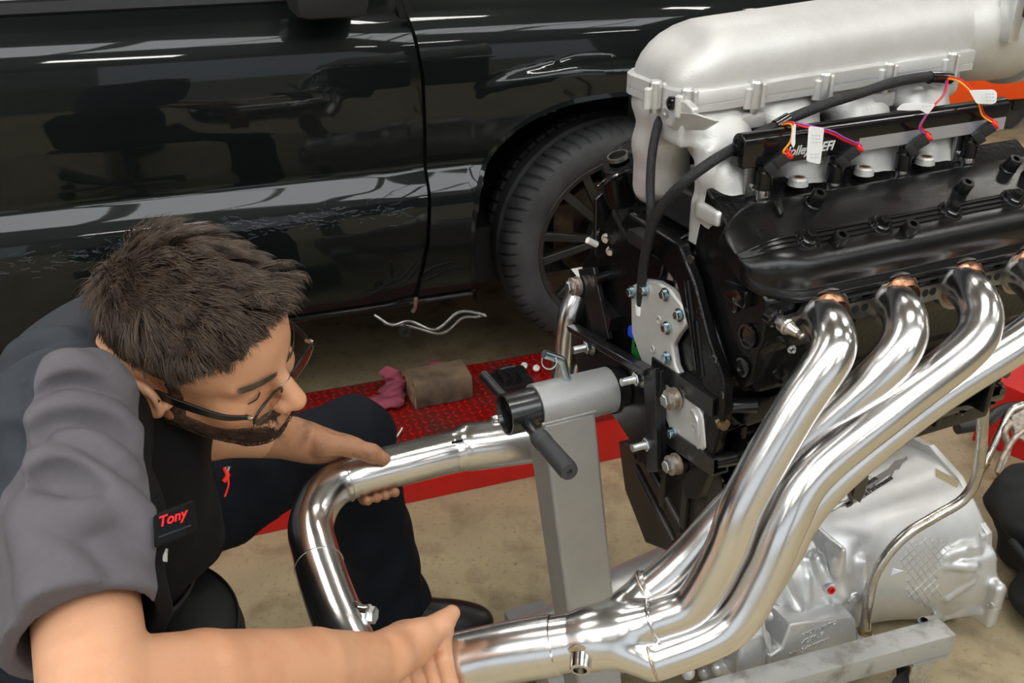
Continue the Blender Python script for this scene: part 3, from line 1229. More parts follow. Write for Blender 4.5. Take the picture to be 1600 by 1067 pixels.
block = section([(-.10, .19), (-.185, .068), (-.185, -.02), (-.172, -.055), (-.172, -.118), (.172, -.118), (.172, -.055), (.205, -.02), (.205, .068), (.10, .19), (.06, .165), (-.06, .165)],
                0.012, 0.56, 'engine_block', 'black_block', 0.006)
# rear flange ring of the block (bell housing face)
fl = [(.02, .205), (.095, .205), (.135, .165), (.175, .105), (.212, .068), (.222, .03), (.215, -.03), (.205, -.08), (.19, -.135), (.165, -.15)]
ring = [E(0.0, a, b) for a, b in fl] + [E(0.0, a, b) for a, b in [(.145, -.135), (.165, -.08), (.178, -.02), (.182, .02), (.165, .052), (.13, .10), (.095, .15), (.03, .175)]]
MB().prism(ring, e1 * 0.016).build('bell_flange', 'black_block', eng, bevel=0.003)
MB().prism([E(0.05, -a * .94, b) for a, b in fl[:7]] + [E(0.05, -a * .94, b) for a, b in [(.178, -.02), (.182, .02), (.165, .052), (.13, .10), (.095, .15), (.03, .175)]], e1 * 0.016).build('bell_flange', 'black_block', eng, bevel=0.003)
# raised ribs on the rear of the bank
for a, b in (((.118, .165), (.165, .045)), ((.145, .120), (.170, .050))):
    MB().tube([E(0.002, *a), E(0.002, *b)], 0.0055, 10).build('flange_rib', 'black_block', eng)
for a, b in ((.105, .19), (.15, .135), (.19, .085), (.212, .045), (.205, -.06), (.12, .195)):
    MB().lathe(E(0.001, a, b), -e1, [(0, 0.006), (0.001, 0.006), (0.001, 0.0035), (-0.004, 0.0035)], 14, cap=False).build('bolt_hole', 'flange_steel', eng)
# rear seal cover, light alloy
cov = [(985, 447), (1006, 437), (1026, 440), (1045, 452), (1064, 476), (1071, 508), (1058, 524), (1049, 540), (1054, 572), (1066, 596), (1084, 622), (1098, 655), (1102, 700), (1090, 712), (1066, 700), (1046, 672), (1034, 640), (1016, 600), (1000, 560), (986, 520)]
cover = MB().prism([Es(x, y, -0.002) for x, y in cov], e1 * 0.012).build('rear_cover', 'cast_alu', eng, bevel=0.003)
for (x, y) in ((1040, 460), (1062, 492), (1043, 512), (1043, 559), (988, 456), (1052, 677), (1008, 452)):
    MB().hexbolt(Es(x, y, -0.003), -e1, 0.0062, 0.006, 0.0095).build('cover_bolt', 'zinc_blue', eng)
for (x, y, r) in ((1030, 500, .004), (1020, 545, .0035), (1085, 668, .004)):
    MB().lathe(Es(x, y, -0.003), -e1, [(0, r * 1.6), (0.002, r * 1.6), (0.002, r), (0, r)], 14).build('cover_boss', 'cast_alu', eng)
MB().tube(catmull([Es(1081, 640, -0.004), Es(1090, 660, -0.004), Es(1092, 700, -0.004)], 5), 0.003, 8).build('cover_gasket', 'cast_alu_bright', eng)
# cylinder heads
HEAD = [(.098, .198), (.112, .285), (.150, .262), (.238, .196), (.252, .188), (.2535, .132), (.246, .118), (.244, .075), (.225, .052), (.212, .062)]
section(HEAD, 0.02, 0.56, 'cylinder_head', 'black_block', 0.004)
section([(-a, b) for a, b in HEAD], 0.085, 0.58, 'cylinder_head', 'black_block', 0.004)
# details on the rear face of the near head
for (a, b, r, dp) in ((.228, .132, .0125, .006), (.196, .158, .006, .003), (.226, .088, .010, .005)):
    MB().lathe(E(0.018, a, b), -e1, [(0, r * 1.25), (dp * .5, r * 1.25), (dp * .5, r), (-dp, r * .9), (-dp, 0.001)], 28).build('core_plug', 'black_gloss', eng)
MB().lathe(E(0.018, .228, .132), -e1, [(-0.003, 0.010), (0.001, 0.009), (0.001, 0.001)], 24).build('core_plug_cup', 'black_gloss', eng)
MB().cbox(E(0.014, .205, .18), (0.006, 0.02, 0.012), 0.003, EA).build('head_lug', 'black_gloss', eng)
# side of the near head between the ports: bosses, ribs, spark plugs
PORT_S = [0.10, 0.2118, 0.3236, 0.4354]
for s in PORT_S:
    MB().cbox(E(s, .247, .165), (0.026, 0.012, 0.026), 0.008, EA).build('port_boss', 'black_block', eng)
for s in (0.155, 0.267, 0.379, 0.49):
    MB().cbox(E(s, .245, .135), (0.010, 0.012, 0.040), 0.005, EA).build('head_rib', 'black_block', eng)
    MB().lathe(E(s, .236, .10), nrm(.85 * e2 + .5 * e3), [(0, 0.014), (0.004, 0.014), (0.006, 0.011), (0.02, 0.011)], 24).build('plug_well', 'black_block', eng)


def spark_plug(o, tip):
    d = nrm(tip - o)
    t = MB().lathe(o - d * .012, d, [(0, .012), (.010, .0115), (.012, .0085), (.016, .0085)], 18).build('spark_plug', 'black_gloss', eng)
    MB().lathe(o + d * .003, d, [(0, .0080), (.006, .0080)], 6).build('plug_hex', 'flange_steel', t)
    MB().lathe(o + d * .009, d, [(0, .0075), (.002, .0105), (.010, .0105), (.012, .0085), (.014, .0085), (.016, .0068), (.026, .0052), (.028, .0040), (.030, .0046), (.035, .0044), (.036, .001)], 20).build('plug_ceramic', 'tube_steel', t)


spark_plug(P(1214, 499, 1.125), P(1262, 532, 1.085))
MB().lathe(E(0.058, .240, .078), nrm(.9 * e2 - .3 * e1 - .1 * e3), [(0, .015), (.004, .015), (.004, .011), (.009, .009), (.009, .004), (.02, .003), (.02, .001)], 20).build('temperature_sensor', 'black_gloss', eng)
MB().lathe(Ew(1232, 540, .25), nrm(.9 * e2 - .25 * e1), [(0, .004), (.006, .004), (.006, .0055), (.010, .0055), (.010, .003), (.016, .0025), (.016, .0005)], 16).build('grease_fitting', 'zinc', eng)
MB().cbox(E(0.075, .232, .09), (0.05, 0.014, 0.035), 0.012, EA).build('head_boss', 'black_block', eng)
# block side: ribs, bosses, engine mount pads
for s, w_, h_, hs, hh in ((0.07, .205, .01, .035, .018), (0.17, .203, .0, .03, .02), (0.28, .203, -.005, .03, .02), (0.39, .203, .0, .03, .02)):
    MB().cbox(E(s, w_, h_), (hs, 0.014, hh), 0.006, EA).build('block_boss', 'black_block', eng)
for s in (0.05, 0.11, 0.20, 0.31, 0.42, 0.52):
    MB().cbox(E(s, .188, -.07), (0.006, 0.018, 0.05), 0.003, EA).build('skirt_rib', 'black_block', eng)
    MB().lathe(E(s + 0.02, .172, -.09), e2, [(0, .009), (.012, .009), (.012, .006), (.003, .006)], 16).build('skirt_boss', 'black_gloss', eng)
MB().prism([Es(1142, 690, .03), Es(1168, 690, .03), Es(1168, 730, .03), Es(1142, 730, .03)], e1 * .02).build('mount_block', 'black_block', eng, bevel=.002)
MB().lathe(Es(1128, 655, .01), nrm(-e1 * .5 + e2), [(0, .010), (.012, .009), (.012, .006), (.018, .006), (.018, .001)], 8).build('oil_plug', 'brass', eng)
# oil pan
PAN = 'black_grime'
sump = [Es(px, py, ss_) for px, py, ss_ in ((966, 690, .045), (976, 765, .050), (1008, 848, .040), (1038, 860, .030), (1056, 878, .022), (1086, 862, .012), (1104, 832, .010), (1100, 745, .010), (1040, 700, .012))]
MB().prism(sump, e1 * .03).build('oil_pan_rear', PAN, eng, bevel=.003, recalc=True)
rings_ = []
for s, low, fw in ((0.045, -.29, .05), (0.07, -.315, .07), (0.20, -.315, .12), (0.235, -.28, .14), (0.27, -.150, .172), (0.575, -.150, .172)):
    wd = .172
    rings_.append([E(s, -fw, -.112), E(s, wd, -.112), E(s, wd - .006, low + .02), E(s, wd - .03, low), E(s, -fw + .03, low), E(s, -fw + .006, low + .02)])
MB().rings(rings_).build('oil_pan', 'black_block', eng, bevel=.004, recalc=True, sharp=30)
MB().cbox(E(.30, .04, -.118), (.285, .144, .006), .002, EA).build('pan_rail', 'black_gloss', eng)
for k in range(9):
    MB().hexbolt(E(.05 + .064 * k, .178, -.125), -e3, .006, .007, .009).build('pan_bolt', 'black_gloss', eng)
for a, b in (((.020, .0, -.205), (.012, .13, -.255)), ((.020, .0, -.165), (.010, .15, -.215))):
    MB().tube([E(*a), E(*b)], .006, 10).build('pan_rib', PAN, eng)
for w_ in (.095, .150):
    MB().cbox(E(.010, w_, -.165), (.004, .006, .05), .002, EA).build('pan_rib', PAN, eng)
for (a, b) in ((.02, -.17), (.152, -.232)):
    MB().lathe(E(.012, a, b), -e1, [(0, .011), (.006, .010), (.006, .005), (.001, .005)], 18).build('pan_boss', PAN, eng)
MB().hexbolt(E(.05, .085, -.316), nrm(-e3 - .5 * e1), .010, .010).build('drain_plug', 'black_gloss', eng)
# front cover end, to the right
section([(-.13, .17), (.13, .17), (.16, .02), (.165, -.13), (-.165, -.13), (-.16, .02)], .56, .60, 'timing_cover', 'black_block', .006)
for (h_, w_) in ((-.02, .165), (-.075, .168), (-.105, .168)):
    MB().lathe(E(.575, w_ - .012, h_), e2, [(0, .012), (.02, .012), (.02, .007), (.03, .007), (.03, .001)], 16).build('cover_lug', 'black_gloss', eng)
for s in (.44, .50, .55):
    MB().lathe(E(s, .165, -.085), e2, [(0, .016), (.014, .014), (.014, .009), (.004, .009)], 20).build('skirt_boss', 'black_gloss', eng)
MB().cbox(E(.42, .166, -.135), (.15, .010, .022), .006, EA).build('pan_side_step', 'black_block', eng)
# bracket hanging under the headers
br = thing
MB().prism([Ew(x, y, .17) for x, y in ((1330, 716), (1371, 700), (1374, 728), (1358, 742), (1352, 770), (1344, 786), (1332, 778), (1338, 752), (1328, 740))], -e2 * .006).build('hanging_bracket', 'black_gloss', eng, bevel=.001)
MB().tube(catmull([Ew(1328, 735, .172), Ew(1324, 760, .172), Ew(1330, 783, .172), Ew(1322, 790, .172)], 5), .004, 8).build('wire_clip', 'black_gloss', eng)
MB().lathe(Ew(1366, 724, .171), e2, [(0, .004), (.002, .004), (.002, .001)], 12).build('bracket_rivet', 'zinc', eng)

# ---------------- valve covers
UA = nrm(np.array([-.884, .469]))
UN = np.array([.469, .884])
VO = (.253, .184)


def vc_point(s, u, n, sgn=1):
    w = VO[0] + UA[0] * u + UN[0] * n
    h = VO[1] + UA[1] * u + UN[1] * n
    return E(s, sgn * w, h)


VP = [(-.008, 0), (-.010, .006), (-.007, .011), (-.001, .0125), (.0015, .016), (.0025, .024), (.006, .034), (.013, .042), (.023, .0465), (.035, .0470), (.0415, .0455), (.0425, .0475), (.0445, .0475), (.0455, .0455),
      (.0485, .0455), (.0495, .0475), (.0515, .0475), (.0525, .0455), (.0555, .0455), (.0565, .0475), (.0585, .0475), (.060, .0445), (.064, .0435), (.095, .039), (.124, .0345), (.129, .032), (.1315, .028), (.133, .012), (.1345, 0)]


def valve_cover(s0, s1, sgn):
    rings = []
    ss = [0, .002, .005, .010, .016, .024, .034, .046, .06, .075, .12, .2, .3, .4, .5, s1 - s0]
    for x in ss:
        t = min(1, x / .075)
        q = 1 - math.sqrt(max(0, 1 - (1 - t) ** 2.0))
        umin = .058 * q
        umax = .1345 - .050 * q
        hf = 0.26 + .74 * min(1, max(0, math.sin(min(1, x / .05) * math.pi / 2)))
        r = []
        for u, n in VP:
            f = (u + .010) / .1445
            uu = umin - .010 + f * (umax - umin + .010)
            lipn = min(n, .0125)
            r.append(vc_point(s0 + x, uu, lipn + (n - lipn) * (hf if n > .0125 else 1) if n <= .0125 else .0125 + (n - .0125) * hf, sgn))
        rings.append(r)
    m = MB().rings(rings, True, True)
    return m


vc = valve_cover(0.004, 0.60, 1).build('valve_cover', 'black_satin', eng, recalc=True, sharp=50)
# seam of the cover gasket
MB().rings([[vc_point(s, -.012 + .0, -.006), vc_point(s, -.012, 0.0), vc_point(s, .137, 0.0), vc_point(s, .137, -.006)] for s in (.075, .60)]).build('cover_seal', 'black_gloss', eng)
vc2 = valve_cover(.075, 0.60, -1).build('valve_cover', 'black_satin', eng, recalc=True, sharp=50)


def vcdir():
    return nrm(UN[0] * e2 + UN[1] * e3)


def on_cover(px, py, n):
    """point of the near cover seen at a pixel, n above its base plane"""
    r = ray(px, py)
    nn = vcdir()
    o = vc_point(0, 0, n)
    return CAM + r * (((o - CAM) @ nn) / (r @ nn))


for (px, py, n, r) in ((1183, 380, .020, .0105), (1271, 318, .039, .0105), (1305, 383, .043, .0105), (1415, 366, .043, .0105), (1500, 300, .039, .0105), (1575, 264, .037, .0105), (1604, 278, .037, .0105)):
    o = on_cover(px, py, n)
    so = MB().lathe(o - vcdir() * .004, vcdir(), [(0, r * 1.15), (.005, r * 1.12), (.0065, r * .95), (.022, r * .88), (.0235, r * .78), (.0235, .0046), (.016, .0044), (.016, .0003)], 28).build('coil_standoff', 'black_satin', vc)
for (px, py) in ((1261, 376), (1375, 354), (1484, 331), (1581, 312)):
    o = on_cover(px, py, .0450)
    MB().lathe(o, vcdir(), [(-.002, .0160), (.002, .0160), (.004, .0148), (.004, .0122), (.007, .0120), (.008, .0105), (.0095, .0100)], 30).build('cover_bolt', 'black_gloss', vc)
    MB().hexbolt(o + vcdir() * .0085, vcdir(), .0066, .0075).build('cover_bolt_head', 'black_gloss', vc)
MB().prism([on_cover(x, y, .034) for x, y in ((1206, 322), (1214, 315), (1222, 340), (1214, 344))], vcdir() * .010).build('cover_lug', 'black_satin', vc, bevel=.002)
# oil filler neck on the far cover
d = nrm(-.35 * e2 * 0.6 + e3 * .94 - .0 * e1)
o = Ew(985, 318, -.16)
top = Ew(967, 250, -.16)
dn = nrm(top - o)
MB().lathe(o - dn * .02, dn, [(0, .040), (.03, .036), (.075, .030), (.078, .031), (.090, .0285), (.092, .026), (.092, .016), (.06, .015)], 36).build('oil_filler', 'black_satin', eng)
MB().lathe(top + dn * .0, dn, [(.003, .0165), (.009, .0165), (.009, .0135), (.002, .0135)], 28, cap=False, closed=True).build('filler_ring', 'flange_steel', eng)
MB().cbox(Ew(1000, 247, -.155), (.010, .008, .014), .002, EA).build('coil_bracket', 'black_satin', eng)
MB().tube(catmull([Ew(937, 292, -.13), Ew(955, 278, -.12), Ew(985, 265, -.11), Ew(1010, 260, -.11)], 6), .0045, 10).build('coil_lead', 'black_gloss', eng)
MB().prism([Ew(x, y, -.12) for x, y in ((931, 312), (942, 300), (968, 352), (995, 362), (1003, 420), (975, 455), (950, 420), (930, 398))], -e2 * .008).build('rear_bracket', 'black_gloss', eng, bevel=.0015)
MB().prism([Ew(x, y, -.095) for x, y in ((1004, 268), (1012, 262), (1020, 262), (1022, 275), (1030, 330), (1016, 328), (1008, 318))], -e2 * .02).build('map_sensor', 'white_plastic', eng, bevel=.003)
MB().cbox(Ew(1016, 272, -.098), (.010, .010, .008), .003, EA).build('sensor_clip', 'white_plastic', eng)
for (px, py, w_) in ((948, 372, -.11), (955, 392, -.10), (973, 388, -.09)):
    MB().hexbolt(Ew(px, py, w_), nrm(e2 - e1), .0055, .007, .008).build('bracket_bolt', 'zinc', eng)
MB().tube([Ew(918, 375, -.12), Ew(932, 382, -.12)], .005, 10).build('vacuum_port', 'white_plastic', eng)
MB().tube([Ew(930, 437, -.10), Ew(968, 425, -.10)], .008, 14).build('dowel_tube', 'black_gloss', eng)
# valley cover, sensors between the banks
section([(-.09, .165), (-.06, .196), (.06, .196), (.09, .165)], .015, .54, 'valley_cover', 'black_block', .005)
section([(-.10, .20), (-.06, .255), (.06, .255), (.10, .20)], .045, .54, 'valley_tray', 'black_plastic', .006)
MB().cbox(Ew(1012, 372, .0), (.020, .022, .010), .003, EA).build('knock_connector', 'black_plastic', eng)
MB().cbox(Ew(1052, 366, .02), (.022, .012, .007), .003, EA).build('sensor_plug', 'black_plastic', eng)
for (px, py, w_) in ((1032, 372, .02), (1087, 372, .06), (1050, 425, .07), (1078, 420, .09), (1062, 440, .08)):
    MB().lathe(Ew(px, py + 10, w_), e3, [(0, .008), (.010, .007), (.010, .0045), (.016, .0045), (.016, .001)], 6).build('valley_bolt', 'flange_steel', eng)
MB().tube(catmull([Ew(1110, 345, .08), Ew(1092, 364, .07), Ew(1074, 378, .06), Ew(1056, 386, .05)], 6), .0055, 12).build('hose', 'loom', eng)
MB().tube(catmull([Ew(1120, 395, .095), Ew(1108, 390, .09), Ew(1096, 393, .09), Ew(1086, 398, .085)], 6), .0055, 12).build('hose', 'loom', eng)

# ---------------- intake manifold
man = MB


def fl_h(s):
    return .386 + .03 * s


intk = Sdf()
intk.box((.245, 0, .362), (.238, .066, .024), .018, k=.0)
RS = [0.055, 0.165, 0.285, 0.395]
for i, s in enumerate(RS):
    intk.chain([(s - .002, .030, .362), (s - .004, .062, .335), (s - .004, .096, .290), (s - .004, .122, .235)], [.026, .024, .022, .023], .02)
    intk.chain([(s + .026, .030, .362), (s + .028, .062, .335), (s + .028, .096, .290), (s + .028, .122, .235)], [.026, .024, .022, .023], .02)
    intk.box((s + .012, .124, .254), (.052, .024, .010), .004, k=.010)
    if i == 0:
        intk.box((s - .012, .106, .228), (.022, .026, .034), .006, k=.012)
        intk.box((s - .020, .088, .275), (.008, .012, .055), .005, k=.010)
    s2 = s + .045
    intk.chain([(s2 + .015, -.050, .362), (s2 + .012, -.086, .325), (s2 + .008, -.118, .270), (s2 + .006, -.128, .235)], [.028, .026, .024, .024], .02)
    intk.box((s2 + .02, -.128, .238), (.044, .020, .014), .006, k=.012)
for s in RS[:-1]:
    intk.box((s + .0675, .105, .282), (.0105, .055, .052), .004, k=.012, op='-')
# rear bracket with two ears
intk.box((.012, .040, .352), (.010, .036, .026), .004, k=.012)
# cross runners visible from behind
intk.chain([(.030, -.025, .355), (.040, -.040, .30), (.052, -.055, .235)], [.026, .028, .029], .015)
intk.chain([(.030, .02, .36), (.04, .0, .31), (.055, -.02, .25)], [.024, .024, .028], .015)
MANI = sdf_mesh('intake_manifold', intk, (-.06, -.18, .20), (.53, .18, .41), .0042, 'cast_alu', eng, exf)
# lid: loft with a soft domed section
rings_ = []
SS = [.0035, .006, .011, .019, .030, .042, .058, .08, .11, .15, .2, .25, .3, .35, .4, .44, .475]
for s in SS:
    x = (s - .0035)
    t = min(1, x / .085)
    q = math.sqrt(max(0.0, 1 - (1 - t) ** 2))
    hw = .040 + .036 * math.sqrt(max(0, 1 - (1 - min(1, x / .05)) ** 2))
    top = fl_h(s) + .012 + (.062 + .010 * s / .45) * (q ** 1.15)
    r = []
    for k in range(33):
        th = math.pi * k / 32
        c, sn = math.cos(th), math.sin(th)
        ex = 0.62
        a = hw * .955 * (abs(c) ** ex) * (1 if c > 0 else -1)
        b = fl_h(s) + .010 + (top - fl_h(s) - .010) * (abs(sn) ** .80)
        r.append(E(s, a, b))
    r = [E(s, hw * .955, fl_h(s))] + r + [E(s, -hw * .955, fl_h(s))]
    rings_.append(r)
lid = MB().rings(rings_).build('plenum_lid', 'cast_alu', eng, recalc=True, sharp=60)
# flange of the lid
out, inn = [], []
fr = []
for s in SS:
    x = s - .0035
    hw = .040 + .036 * math.sqrt(max(0, 1 - (1 - min(1, x / .05)) ** 2))
    fr.append((s - (.006 if x < .03 else 0), hw + .005))
poly = [E(s, w_, fl_h(s)) for s, w_ in fr] + [E(s, -w_, fl_h(s)) for s, w_ in fr[::-1]]
rr = []
for dz, g in ((-.017, .0), (-.0085, .0), (-.0080, -.0018), (-.0072, -.0018), (-.0068, 0.0), (.008, .0), (.010, -.003)):
    rr.append([q + e3 * dz + (nrm(q - E(.22, 0, fl_h(.22))) * g) for q in poly])
MB().rings(rr).build('plenum_flange', 'cast_alu', eng, recalc=True, sharp=40)
# bolt bosses round the flange
BOSS = [(1024, 148), (1073, 160), (1180, 148), (1287, 135), (1386, 118), (1484, 102)]
for i, (px, py) in enumerate(BOSS):
    w_ = (.030, .072, .081, .081, .081, .081)[i]
    q = Ew(px, py, w_)
    b = MB().lathe(q - e3 * .016, e3, [(0, .0085), (.031, .0082), (.034, .006), (.034, .001)], 18).build('flange_boss', 'cast_alu_bright', eng)
    MB().lathe(q - e3 * .016 + e1 * .011, e3, [(0, .0052), (.028, .0052), (.03, .003), (.03, .0005)], 14).build('boss_rib', 'cast_alu', b)
    MB().lathe(q - e3 * .016 - e1 * .011, e3, [(0, .0052), (.024, .0052), (.026, .003), (.026, .0005)], 14).build('boss_rib', 'cast_alu', b)
    MB().lathe(q - e3 * .016, -e3, [(0, .0055), (.007, .0055), (.007, .0035), (.003, .0035)], 14).build('boss_bolt', 'zinc', b)
    if i in (2, 4):
        MB().cbox(q - e3 * .032 - e2 * .010, (.018, .014, .010), .004, EA).build('boss_lug', 'cast_alu', b)
# ears at the rear
MB().prism([Es(x, y, -.003) for x, y in ((1028, 150), (1070, 158), (1082, 170), (1082, 180), (1058, 178), (1048, 200), (1040, 196), (1030, 172))], e1 * .010).build('rear_ear', 'cast_alu', eng, bevel=.002)
MB().prism([Es(1057, 174, -.004), Es(1083, 178, -.004), Es(1120, 190, .02), Es(1098, 204, .02), Es(1048, 203, -.004)], e1 * .006).build('rear_shelf', 'cast_alu', eng, bevel=.002, recalc=True)
MB().lathe(Es(1050, 161, -.0045), -e1, [(-.002, .0085), (.003, .0085), (.0045, .0065), (.0045, .0035), (.002, .0035)], 24).build('rear_plug', 'black_gloss', eng)
MB().lathe(Es(1040, 176, -.0045), -e1, [(0, .0055), (.001, .0055), (.001, .003), (-.003, .003)], 18).build('rear_hole', 'cast_alu_bright', eng)
# pads between the runners with brass bushes
for (px, py) in ((1249, 272), (1352, 256), (1448, 240), (1134, 322)):
    q = Ew(px, py, .138)
    MB().lathe(q - e3 * .014, e3, [(0, .013), (.008, .012), (.010, .010), (.010, .0065), (.006, .006), (.006, .0003)], 24).build('manifold_pad', 'cast_alu', eng)
    MB().lathe(q - e3 * .0045, e3, [(-.003, .0075), (.001, .0075), (.001, .005), (-.003, .005)], 20, cap=False, closed=True).build('bush', 'brass', eng)
# throttle end
MB().lathe(E(.445, 0, .418), nrm(e1 + .03 * e3), [(0, .060), (.03, .066), (.075, .073), (.13, .078), (.165, .080), (.172, .088), (.190, .089), (.194, .085), (.194, .06), (.15, .058)], 64).build('throttle_neck', 'cast_alu', eng)
MB().cbox(Ew(1578, 30, .075), (.010, .014, .030), .004, EA).build('neck_lug', 'cast_alu_bright', eng)
MB().cbox(Ew(1596, 14, .075), (.016, .014, .009), .002, EA).build('throttle_bracket', 'black_plastic', eng)
# fuel rails
def rail(sgn, s0, s1, name):
    w0, h0 = .128 * sgn, .334
    pr = []
    for k in range(13):
        a = math.pi * k / 12
        pr.append((.0125 * math.cos(a), .007 + .0125 * math.sin(a)))
    pr = [(.0125, -.022)] + pr + [(-.0125, -.022)]
    return MB().rings([[E(s, w0 + a, h0 + b) for a, b in pr] for s in (s0, s1)]).build(name, 'black_anod', eng, bevel=.0012, recalc=True, sharp=30)


rail1 = rail(1, .050, .495, 'fuel_rail')
rail(-1, .055, .50, 'fuel_rail')
MB().box(E(.36, .1408, .321), (.13, .0006, .0085), EA).build('rail_machined_face', 'anod_edge', eng)
MB().lathe(E(.0495, .128, .342), -e1, [(0, .0075), (.001, .0075), (.001, .005), (-.004, .005), (-.004, .0005)], 24).build('rail_port', 'black_gloss', eng)
MB().lathe(E(.0545, -.128, .342), -e1, [(0, .0075), (.001, .0075), (.001, .005), (-.004, .005), (-.004, .0005)], 24).build('rail_port', 'black_gloss', eng)
text3d('rail_lettering', 'Holley', E(.107, .1412, .3205), e1, e3, .0165, 'letter_white', eng, .0004, 0.25, bold=.0003)
text3d('rail_lettering', 'EFI', E(.168, .1412, .3205), e1, e3, .0165, 'letter_white', eng, .0004, 0.25, bold=.0003)
for s in (.075, .425):
    MB().prism([E(s - .012, .132, .318), E(s + .012, .132, .318), E(s + .010, .134, .272), E(s - .010, .134, .272)], -e2 * .006).build('rail_bracket', 'flange_steel', eng, bevel=.001)
    MB().lathe(E(s, .134, .284), e2, [(0, .004), (.002, .004), (.002, .001)], 14).build('rail_screw', 'zinc', eng)
# injectors
INJ = [(1193, 288, 0), (1303, 276, 1), (1410, 258, 2), (1513, 238, 3)]
inj_top = []
for (px, py, i) in INJ:
    q = Ew(px, py, .140)
    inj = MB().lathe(q - e3 * .006, e3, [(0, .0105), (.022, .0105), (.024, .009), (.030, .009)], 24).build('fuel_injector', 'black_satin', eng)
    MB().lathe(q - e3 * .019, e3, [(0, .0098), (.013, .0098)], 24).build('injector_collar', 'chrome_brushed', inj)
    MB().lathe(q - e3 * .030, e3, [(0, .0075), (.003, .0078), (.011, .0078)], 24).build('injector_nozzle', 'chrome_brushed', inj)
    d = nrm(.55 * e1 + .45 * e2 + .62 * e3)
    a = q + e3 * .021 + nrm(.6 * e1 + .5 * e2) * .002
    x_, y_, _ = frame(d, e3)
    cb = MB().cbox(a + d * .014, (.0085, .007, .014), .0015, (x_, y_, d)).build('injector_plug', 'black_plastic', inj)
    MB().cbox(a + d * .004 + e2 * .003, (.0115, .0085, .006), .0015, (x_, y_, d)).build('plug_collar', 'black_plastic', inj)
    cl = a + d * .002
    MB().tube(catmull([cl - x_ * .012 - y_ * .006 + d * .006, cl - x_ * .012 - y_ * .010 - d * .002, cl - y_ * .012 - d * .005, cl + x_ * .012 - y_ * .010 - d * .002, cl + x_ * .012 - y_ * .006 + d * .006], 5), .0009, 8).build('wire_clip', 'zinc', inj)
    tp = a + d * .028
    MB().lathe(tp, d, [(0, .0072), (.003, .0078), (.0045, .007), (.0045, .001)], 20).build('plug_seal', 'seal_red', inj)
    inj_top.append(tp + d * .004)
# wiring loom
LO = .105
loom = [Ew(1481, 122, LO - .01), Ew(1450, 120, LO - .01), Ew(1400, 128, LO - .01), Ew(1340, 147, LO), Ew(1290, 163, LO), Ew(1240, 183, LO), Ew(1215, 196, LO), Ew(1180, 212, LO), Ew(1148, 231, .112), Ew(1110, 254, .125), Ew(1070, 284, .115), Ew(1040, 315, .09), Ew(1022, 345, .07), Ew(1012, 380, .05), Ew(1005, 420, .03), Ew(1002, 455, .015), Ew(1002, 478, .012)]
MB().tube(catmull(loom, 6), .0068, 14).build('wiring_loom', 'loom', eng)
loom2 = [Ew(1038, 178, .02), Ew(1028, 195, .03), Ew(1019, 240, .04), Ew(1016, 290, .05), Ew(1017, 330, .062), Ew(1014, 372, .055)]
MB().tube(catmull(loom2, 6), .0058, 14).build('wiring_loom', 'loom', eng)
MB().lathe(Ew(1002, 490, .011), nrm(Ew(1002, 473, .011) - Ew(1002, 490, .011)), [(0, .0085), (.0145, .0085)], 20).build('loom_label', 'tag_white', eng)
MB().tube(catmull([Ew(1002, 488, .011), Ew(1000, 508, .008), Ew(999, 525, .006), Ew(998, 540, .004)], 6), .006, 12).build('loom_tail', 'black_gloss', eng)
MB().tube(catmull([Ew(1112, 352, .085), Ew(1085, 362, .075), Ew(1055, 382, .06), Ew(1040, 405, .05), Ew(1032, 440, .035), Ew(1026, 475, .02), Ew(1014, 496, .012), Ew(1004, 505, .010)], 6), .003, 10).build('sensor_wire', 'black_gloss', eng)
MB().tube(catmull([Ew(1232, 186, .106), Ew(1222, 192, .106), Ew(1212, 198, .106)], 4), .0088, 14).build('loom_tape', 'black_gloss', eng)
MB().tube(catmull([Ew(1484, 122, LO - .01), Ew(1470, 121, LO - .01), Ew(1452, 121, LO - .01)], 4), .0085, 14).build('loom_tape', 'black_gloss', eng)
MB().cbox(Ew(1004, 540, .0), (.012, .012, .016), .003, EA).build('crank_sensor_plug', 'plug_green', eng)
MB().cbox(Ew(992, 518, -.01), (.008, .008, .008), .003, EA).build('sensor_lock', 'plug_blue', eng)
MB().lathe(Ew(1003, 533, .010), nrm(e2 - e1), [(0, .005), (.003, .004), (.003, .0005)], 12).build('wire_seal', 'seal_red', eng)


def wires(pts, mats):
    for j, mt in enumerate(mats):
        off = (CU * .0011 * (1 if j else -1) + CR * .0011 * (1 if j else -1))
        MB().tube(catmull([np.asarray(q) + off for q in pts], 7), .0013, 8).build('injector_wire', mt, eng)


wires([Ew(1222, 194, .112), Ew(1236, 192, .14), Ew(1240, 200, .162), Ew(1236, 220, .163), Ew(1225, 236, .160), inj_top[0]], ['wire_orange', 'wire_red'])
wires([Ew(1222, 193, .112), Ew(1245, 194, .148), Ew(1272, 200, .165), Ew(1300, 207, .165), Ew(1318, 217, .163), inj_top[1]], ['wire_red', 'wire_purple'])
wires([Ew(1480, 123, .100), Ew(1476, 145, .13), Ew(1462, 162, .156), Ew(1446, 182, .157), Ew(1438, 200, .156), inj_top[2]], ['wire_purple', 'wire_red'])
wires([Ew(1480, 121, .100), Ew(1500, 126, .125), Ew(1518, 142, .14), Ew(1530, 160, .153), Ew(1537, 180, .152), inj_top[3]], ['wire_orange', 'wire_red'])


def tagflag(pxs, w_, th=.0006):
    q = [Ew(x, y, w_) for x, y in pxs]
    return MB().prism(q, -nrm(e2) * th).build('wire_tag', 'tag_white', eng, bevel=0.0002)


